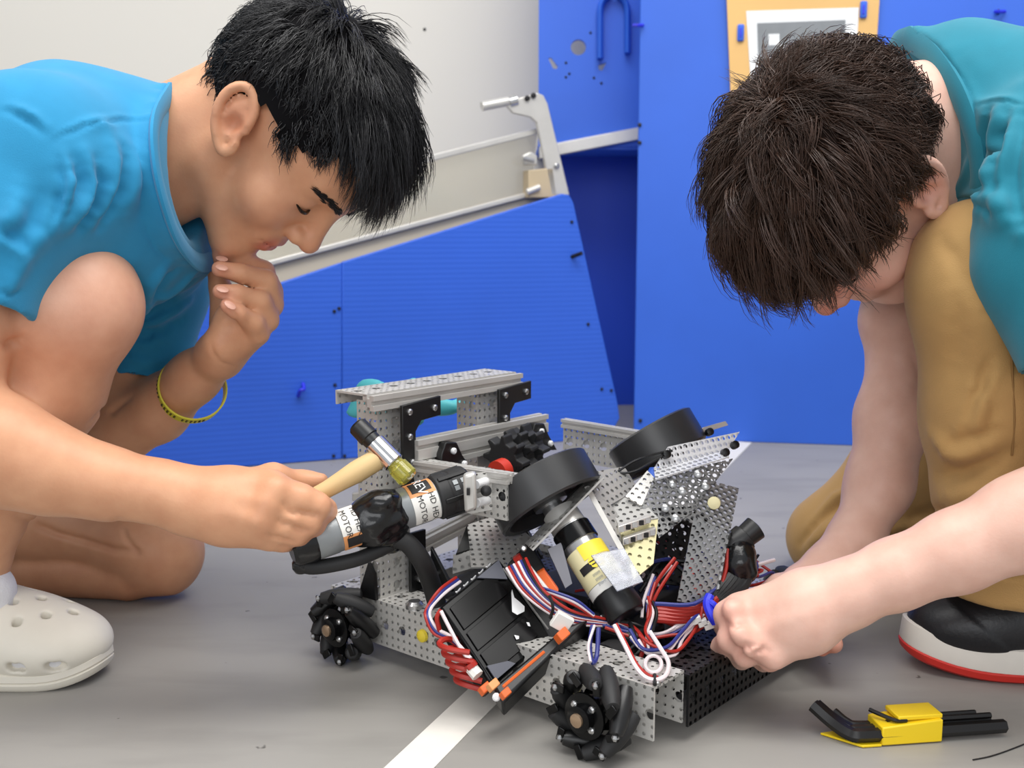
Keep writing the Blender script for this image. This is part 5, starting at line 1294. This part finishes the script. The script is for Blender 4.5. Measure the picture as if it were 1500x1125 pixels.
for u, v, Y in [(1074, 653, 1.10), (1060, 664, 1.09), (1037, 634, 1.13), (974, 667, 1.075)]: MB().lathe(at(u, v, Y), (.3, -.8, .4), [(0, .0042), (.006, .0042), (.007, .002)], 10).build('frame_bolt', 'black', rb)
for u, v, Y in [(1023, 695, 1.06), (1034, 713, 1.05), (1000, 720, 1.045), (985, 710, 1.05), (975, 745, 1.02), (990, 760, 1.01)]: MB().lathe(at(u, v, Y), nrm(np.array([-.1, -.8, .5])), [(0, .0044), (.003, .0044), (.0045, .002)], 10).build('frame_bolt', 'steel', rb)
plate([(936, 746, 1.07), (1012, 742, 1.09), (1040, 760, 1.08), (1010, 860, 1.04), (930, 850, 1.02)], 'perf_b', 'back_plate')

# --- control boxes
def hub_box(pts, th, mt, name):
    P = [at(*q) for q in pts]; n = nrm(np.cross(P[1] - P[0], P[3] - P[0]));
    if n[1] > 0: n = -n
    m = MB().quad([p - n * th / 2 for p in P], th); return m.build(name, mt, rb, bevel=.003, smooth=True), P, n
h1_, HP, hn = hub_box([(645, 888, .935), (731, 817, 1.0), (814, 928, .955), (722, 1006, .895)], .026, 'gloss', 'control_box')
def hp(a, b, off=.0): return HP[0] * (1 - a) * (1 - b) + HP[1] * a * (1 - b) + HP[2] * a * b + HP[3] * (1 - a) * b + hn * off
for b0_, b1_ in [(.08, .36), (.40, .62), (.66, .90)]:
    MB().quad([hp(.08, b0_, .001), hp(.80, b0_, .001), hp(.80, b1_, .001), hp(.08, b1_, .001)], .0009).build('lid_panel', 'gloss', h1_, bevel=.0008)
MB().quad([hp(.58, .02, .0016), hp(.96, .02, .0016), hp(.90, .24, .0016)], .0012).build('grey_corner', mat('slate', (84, 86, 96), .5), h1_)
MB().quad([hp(.06, .80, .0016), hp(.06, .97, .0016), hp(.36, .97, .0016), hp(.30, .90, .0016)], .0012).build('grey_corner', mat('slate2', (84, 86, 96), .5), h1_)
MB().quad([hp(.93, .12, .0015), hp(.95, .12, .0015), hp(.95, .92, .0015), hp(.93, .92, .0015)], .001).build('edge_trim', mat('trim_grey', (120, 118, 116), .4), h1_)
tr_ = random.Random(5)
def torn(L, nm='torn_sticker'):
    MB().quad([hp(a, b, .0026) for a, b in L], .0006).build(nm, 'white', h1_, smooth=False)
torn([(.83, .38), (.86, .36), (.82, .44), (.84, .50), (.86, .58), (.82, .62), (.72, .60), (.69, .54), (.76, .46)]); torn([(.76, .72), (.785, .74), (.77, .78), (.75, .76)]); torn([(.54, .74), (.58, .78), (.56, .80), (.53, .79)])
for k in range(5):
    a = .30 + .13 * k
    MB().tube([hp(a, -.02, -.004), hp(a + .04, -.02, -.010), hp(a + .07, -.02, -.004), hp(a + .10, -.02, -.012)], .0007, 5).build('marker_scrawl', 'white', h1_)
h2_, HQ, hn2 = hub_box([(742, 826, 1.0), (776, 788, 1.02), (846, 912, .965), (808, 940, .945)], .03, 'black_m', 'control_box')
h3_, HS, hn3 = hub_box([(722, 1006, .880), (826, 918, .930), (862, 905, .938), (736, 1030, .866)], .022, 'black', 'control_box_side')
MB().tube([at(737, 1006, .862), at(797, 955, .893)], .0014, 6).build('orange_stripe', 'orange', h3_)
for (u, v, Y, w_, c_) in [(710, 1009, .880, .005, 'orange'), (722, 1004, .872, .005, 'label_o'), (740, 1016, .860, .0045, 'orange'), (823, 931, .905, .006, 'orange')]:
    MB().box(at(u, v, Y), nrm(HP[2] - HP[3]) * w_, nrm(HP[1] - HP[2]) * w_ * .7, hn * w_ * .7).build('connector', c_, rb, bevel=.0008)
bolt(h3_, at(727, 1021, .862), (0, -1, .2), .0034, 'white')
MB().box(at(823, 911, .915), (.007, 0, -.004), (.004, 0, .006), (0, .004, 0)).build('connector', 'label_w', rb, bevel=.0008)
a_, b_ = at(791, 836, .985), at(813, 867, .965); MB().box((a_ + b_) / 2, (b_ - a_) / 2, nrm(np.array([.8, 0, .5])) * .0042, (0, .004, 0)).build('port_block', 'orange', rb, bevel=.0008)
a_, b_ = at(756, 814, 1.0), at(768, 834, .985); MB().box((a_ + b_) / 2, (b_ - a_) / 2, nrm(np.array([.8, 0, .5])) * .004, (0, .004, 0)).build('port_block', 'red_w', rb, bevel=.0008)
a_, b_ = at(770, 830, .98), at(800, 868, .96); MB().box((a_ + b_) / 2, (b_ - a_) / 2, nrm(np.array([.8, 0, .5])) * .004, (0, .003, 0)).build('plug_strip', 'label_w', rb, bevel=.0008)
plate([(802, 805, .985), (822, 795, .99), (838, 855, .97), (828, 862, .965)], mat('slate3', (110, 110, 118), .5), 'grey_label')
bolt(h2_, at(767, 803, .985), (0, -1, .3), .003, 'steel')

# --- wiring
def wire(pts, c, r=.0013): return MB().tube(smooth_pts([at(*q) for q in pts], 6), r, 7).build('wire', c, rb)
def wirez(pts, c, r): return MB().tube(smooth_pts([atz(*q) for q in pts], 6), r, 7).build('wire', c, rb)
wr_ = random.Random(12)
def bundle(pts, cols, spread=.0035, r=.0013):
    for k, c in enumerate(cols):
        P = []
        off = np.array([wr_.uniform(-1, 1), wr_.uniform(-1, 1), wr_.uniform(-1, 1)]) * spread
        for q in pts: P.append(at(*q) + off + np.array([wr_.gauss(0, 1), wr_.gauss(0, 1), wr_.gauss(0, 1)]) * spread * .35)
        MB().tube(smooth_pts(P, 5), r, 7).build('wire', c, rb)
tri = ['wht_w', 'red_w', 'blk_w', 'blu_w']
# loops at the left of the control box
for k, c in enumerate(['wht_w', 'blu_w', 'red_w']):
    o_ = k * 3; wire([(674 - o_, 852 - o_, .975), (650 - o_, 870 - o_, .95), (632 - o_, 890, .94), (630 - o_, 905, .93), (642 - o_, 922 + o_, .925), (662, 934 + o_, .92), (690, 965, .90)], c, .0016)
wire([(646, 895, .925), (656, 915, .918), (672, 945, .908), (688, 970, .898), (694, 980, .90)], 'wht_w', .0017)
wire([(646, 893, .928), (640, 905, .925), (644, 925, .925)], 'red_w', .0022)
for k in range(5):
    v0 = 940 + k * 13; u0 = 644 + k * 6
    wire([(u0 + 26, v0 - 4, .925), (u0 + 6, v0 - 3, .912), (u0, v0 + 4, .905), (u0 + 14, v0 + 11, .895), (u0 + 44, v0 + 16 + k, .892)], 'red_w', .0026)
MB().cyl(at(690, 978, .893), at(700, 990, .888), .0055, n=8).build('connector', 'label_w', rb)
MB().cyl(at(688, 972, .893), at(692, 978, .892), .0058, n=8).build('connector', 'red_w', rb)
# sweep between the boxes to the shooter motor
for k, c in enumerate(['wht_w', 'red_w', 'blu_w', 'wht_w', 'red_w', 'wht_w', 'blu_w', 'blk_w', 'red_w']):
    o_ = k * 2.2
    wire([(742 + o_ * 1.6, 832 - o_ * .8, .975), (764 + o_, 866 - o_ * 1.4, .955), (800, 895 - o_ * 1.5, .945), (836, 912 - o_, .94), (880, 916 - o_ * .6, .945), (905, 912, .955)], c, .0015)
for k, c in enumerate(['blu_w', 'wht_w', 'red_w']): wire([(790, 860 + k * 3, .955), (815, 868 + k * 3, .945), (845, 880 + k * 4, .94), (870, 900 + k * 2, .94)], c, .0014)
MB().tube(smooth_pts([at(805, 872, .935), at(810, 890, .93), at(806, 905, .935)]), .0016, 6).build('zip_tie', 'black', rb)
wirez([(868, 916, .088), (864, 945, .075), (867, 970, .068), (874, 962, .069), (877, 920, .088)], 'blu_w', .002); wirez([(871, 916, .089), (862, 945, .077), (865, 970, .07)], 'wht_w', .0012)
# big white loop at the front
wirez([(900, 916, .092), (915, 945, .082), (930, 975, .073), (945, 992, .068), (962, 996, .0665), (976, 988, .067), (979, 970, .069), (968, 950, .075), (952, 925, .085)], 'wht_w', .0019)
wirez([(903, 914, .092), (919, 946, .081), (934, 974, .073), (950, 989, .068), (964, 992, .0665)], 'red_w', .0014)
ring_ = [atz(957 + 12 * math.cos(a), 973 + 12.5 * math.sin(a), .0672) for a in np.linspace(0, 2 * math.pi, 22, endpoint=False)]
MB().tube(ring_, .0017, 7, closed=True).build('wire', 'wht_w', rb)
MB().tube([atz(959, 988, .069), atz(959, 1003, .0655)], .0016, 6).build('zip_tie', 'black', rb)
bundle([(880, 905, .95), (930, 925, .945), (975, 930, .95), (1010, 915, .955), (1035, 905, .955)], ['wht_w', 'blu_w', 'red_w', 'wht_w', 'blu_w', 'blk_w'], .006, .0016)
bundle([(930, 935, .92), (950, 955, .905), (985, 955, .91), (1005, 935, .93), (1020, 915, .945), (1035, 905, .955)], ['wht_w', 'blu_w', 'red_w', 'wht_w', 'blu_w'], .005, .0016)
bundle([(952, 878, .96), (958, 900, .95), (950, 930, .93), (955, 950, .915)], ['wht_w', 'red_w', 'blu_w', 'blk_w'], .004, .0014)
bundle([(960, 850, .98), (950, 880, .965), (948, 905, .955)], ['red_w', 'wht_w', 'blu_w'], .005, .0015)
bundle([(985, 820, .99), (962, 860, .975), (950, 895, .96)], ['red_w', 'wht_w', 'red_w'], .005, .0018)
for k in range(5): wire([(960, 888 + k * 5, .965 - k * .003), (1000, 890 + k * 5, .955), (1035, 886 + k * 4, .955), (1052, 876 + k * 4, .955)], 'red_w', .0028)
bundle([(1062, 800, .99), (1058, 830, .98), (1050, 860, .97)], ['red_w', 'wht_w', 'blu_w'], .003, .0018)
bundle([(850, 945, .955), (880, 950, .95), (920, 960, .94)], ['red_w', 'red_w', 'blk_w', 'blk_w'], .005, .002)
bundle([(905, 912, .955), (925, 920, .95), (940, 945, .93), (930, 965, .92)], ['blk_w', 'blk_w', 'red_w'], .006, .002)
for k in range(6): wire([(1090 - k * 3, 800 + k * 2, 1.0), (1098 - k * 5, 835, .985), (1088 - k * 7, 862, .97), (1058 - k * 3, 882, .955)], 'blk_w', .0042)
cy = MB().lathe(at(1068, 806, 1.0), nrm(np.array([.75, .25, .55])), [(0, .012), (.004, .0135), (.02, .0135), (.021, .011), (.034, .012), (.036, .006)], 20).build('encoder', 'black', rb)
fb_ = Field(.003); fb_.cap(at(1085, 812, .995), at(1092, 838, .985), .014, .010, .01); fb_.ell(at(1080, 830, .985), np.eye(3), (.014, .01, .014), .01); V_, Q_ = fb_.mesh(1); qmesh('tape_wrap', noise_disp(V_, Q_, .001, 160, 2), Q_, 'tape', rb)
MB().tube(smooth_pts([at(1040, 872, .945), at(1036, 885, .94), at(1042, 902, .935), at(1048, 912, .935)]), .0042, 8).build('zip_tie', 'zip', rb)
MB().tube(smooth_pts([at(1034, 878, .942), at(1046, 886, .938), at(1050, 894, .94)]), .003, 8).build('zip_tie', 'zip', rb)
for k in range(3): MB().box(at(1020 + k * 9, 908 + k * 4, .945), (.004, 0, .0015), (0, .003, 0), (-.001, 0, .003)).build('connector', 'label_w', rb, bevel=.0006)
for k in range(26):
    s_ = wr_.uniform(.17, .31); t_ = wr_.uniform(.10, .25); P = [R(s_, t_, wr_.uniform(.07, .10))]
    for q in range(4): P.append(R(min(.325, max(.15, P[-1] @ RA - RO @ RA + wr_.gauss(0, .03))), min(.28, max(.09, P[-1] @ RBv - RO @ RBv + wr_.gauss(.008, .03))), wr_.uniform(.066, .112)))
    MB().tube(smooth_pts(P, 5), wr_.choice([.0014, .0016, .002]), 7).build('wire', wr_.choice(['red_w', 'red_w', 'red_w', 'wht_w', 'blu_w', 'blk_w', 'blk_w']), rb)
# battery and hidden black bulk under the wiring
MB().rbox(.13, .26, .12, .26, .056, .080).build('battery_pack', 'black_m', rb, bevel=.004)
MB().rbox(.20, .29, .09, .14, .056, .072).build('inner_motor', 'black', rb, bevel=.006)
MB().cyl(R(.27, .07, .045), R(.27, .16, .045), .019).build('wheel_motor', 'black_m', rb); MB().cyl(R(.04, .07, .045), R(.04, .16, .045), .019).build('wheel_motor', 'black_m', rb)
# small printed hook and clutter behind the crossbar
ftl = Field(.003)
for (u, v, Y, a, b) in [(540, 570, 1.20, 20, 16), (552, 572, 1.20, 22, 14), (522, 604, 1.20, 16, 9), (560, 606, 1.20, 20, 12), (600, 606, 1.22, 20, 14), (612, 614, 1.22, 10, 10), (638, 596, 1.24, 28, 14), (656, 598, 1.24, 22, 9), (676, 590, 1.25, 14, 8), (606, 562, 1.22, 14, 9), (530, 590, 1.20, 18, 14), (590, 590, 1.21, 26, 14), (570, 585, 1.205, 30, 16)]:
    ftl.ell(at(u, v, Y), np.eye(3), (px(a, Y), .006, px(b, Y)), .008)
V_, Q_ = ftl.mesh(2); th_ = qmesh('printed_hook', V_, Q_, 'teal', rb); th_['label'] = 'turquoise printed wavy hook'
MB().cyl(at(535, 722, 1.09), at(566, 716, 1.11), .0065).build('standoff', 'label_o', rb)
MB().box(at(546, 714, 1.10), (.012, 0, .003), (0, .004, 0), (-.001, 0, .004)).build('bracket', 'blue', rb, bevel=.001); MB().box(at(534, 724, 1.09), (.012, 0, .002), (0, .006, 0), (0, 0, .004)).build('bracket', 'alu', rb, bevel=.001)
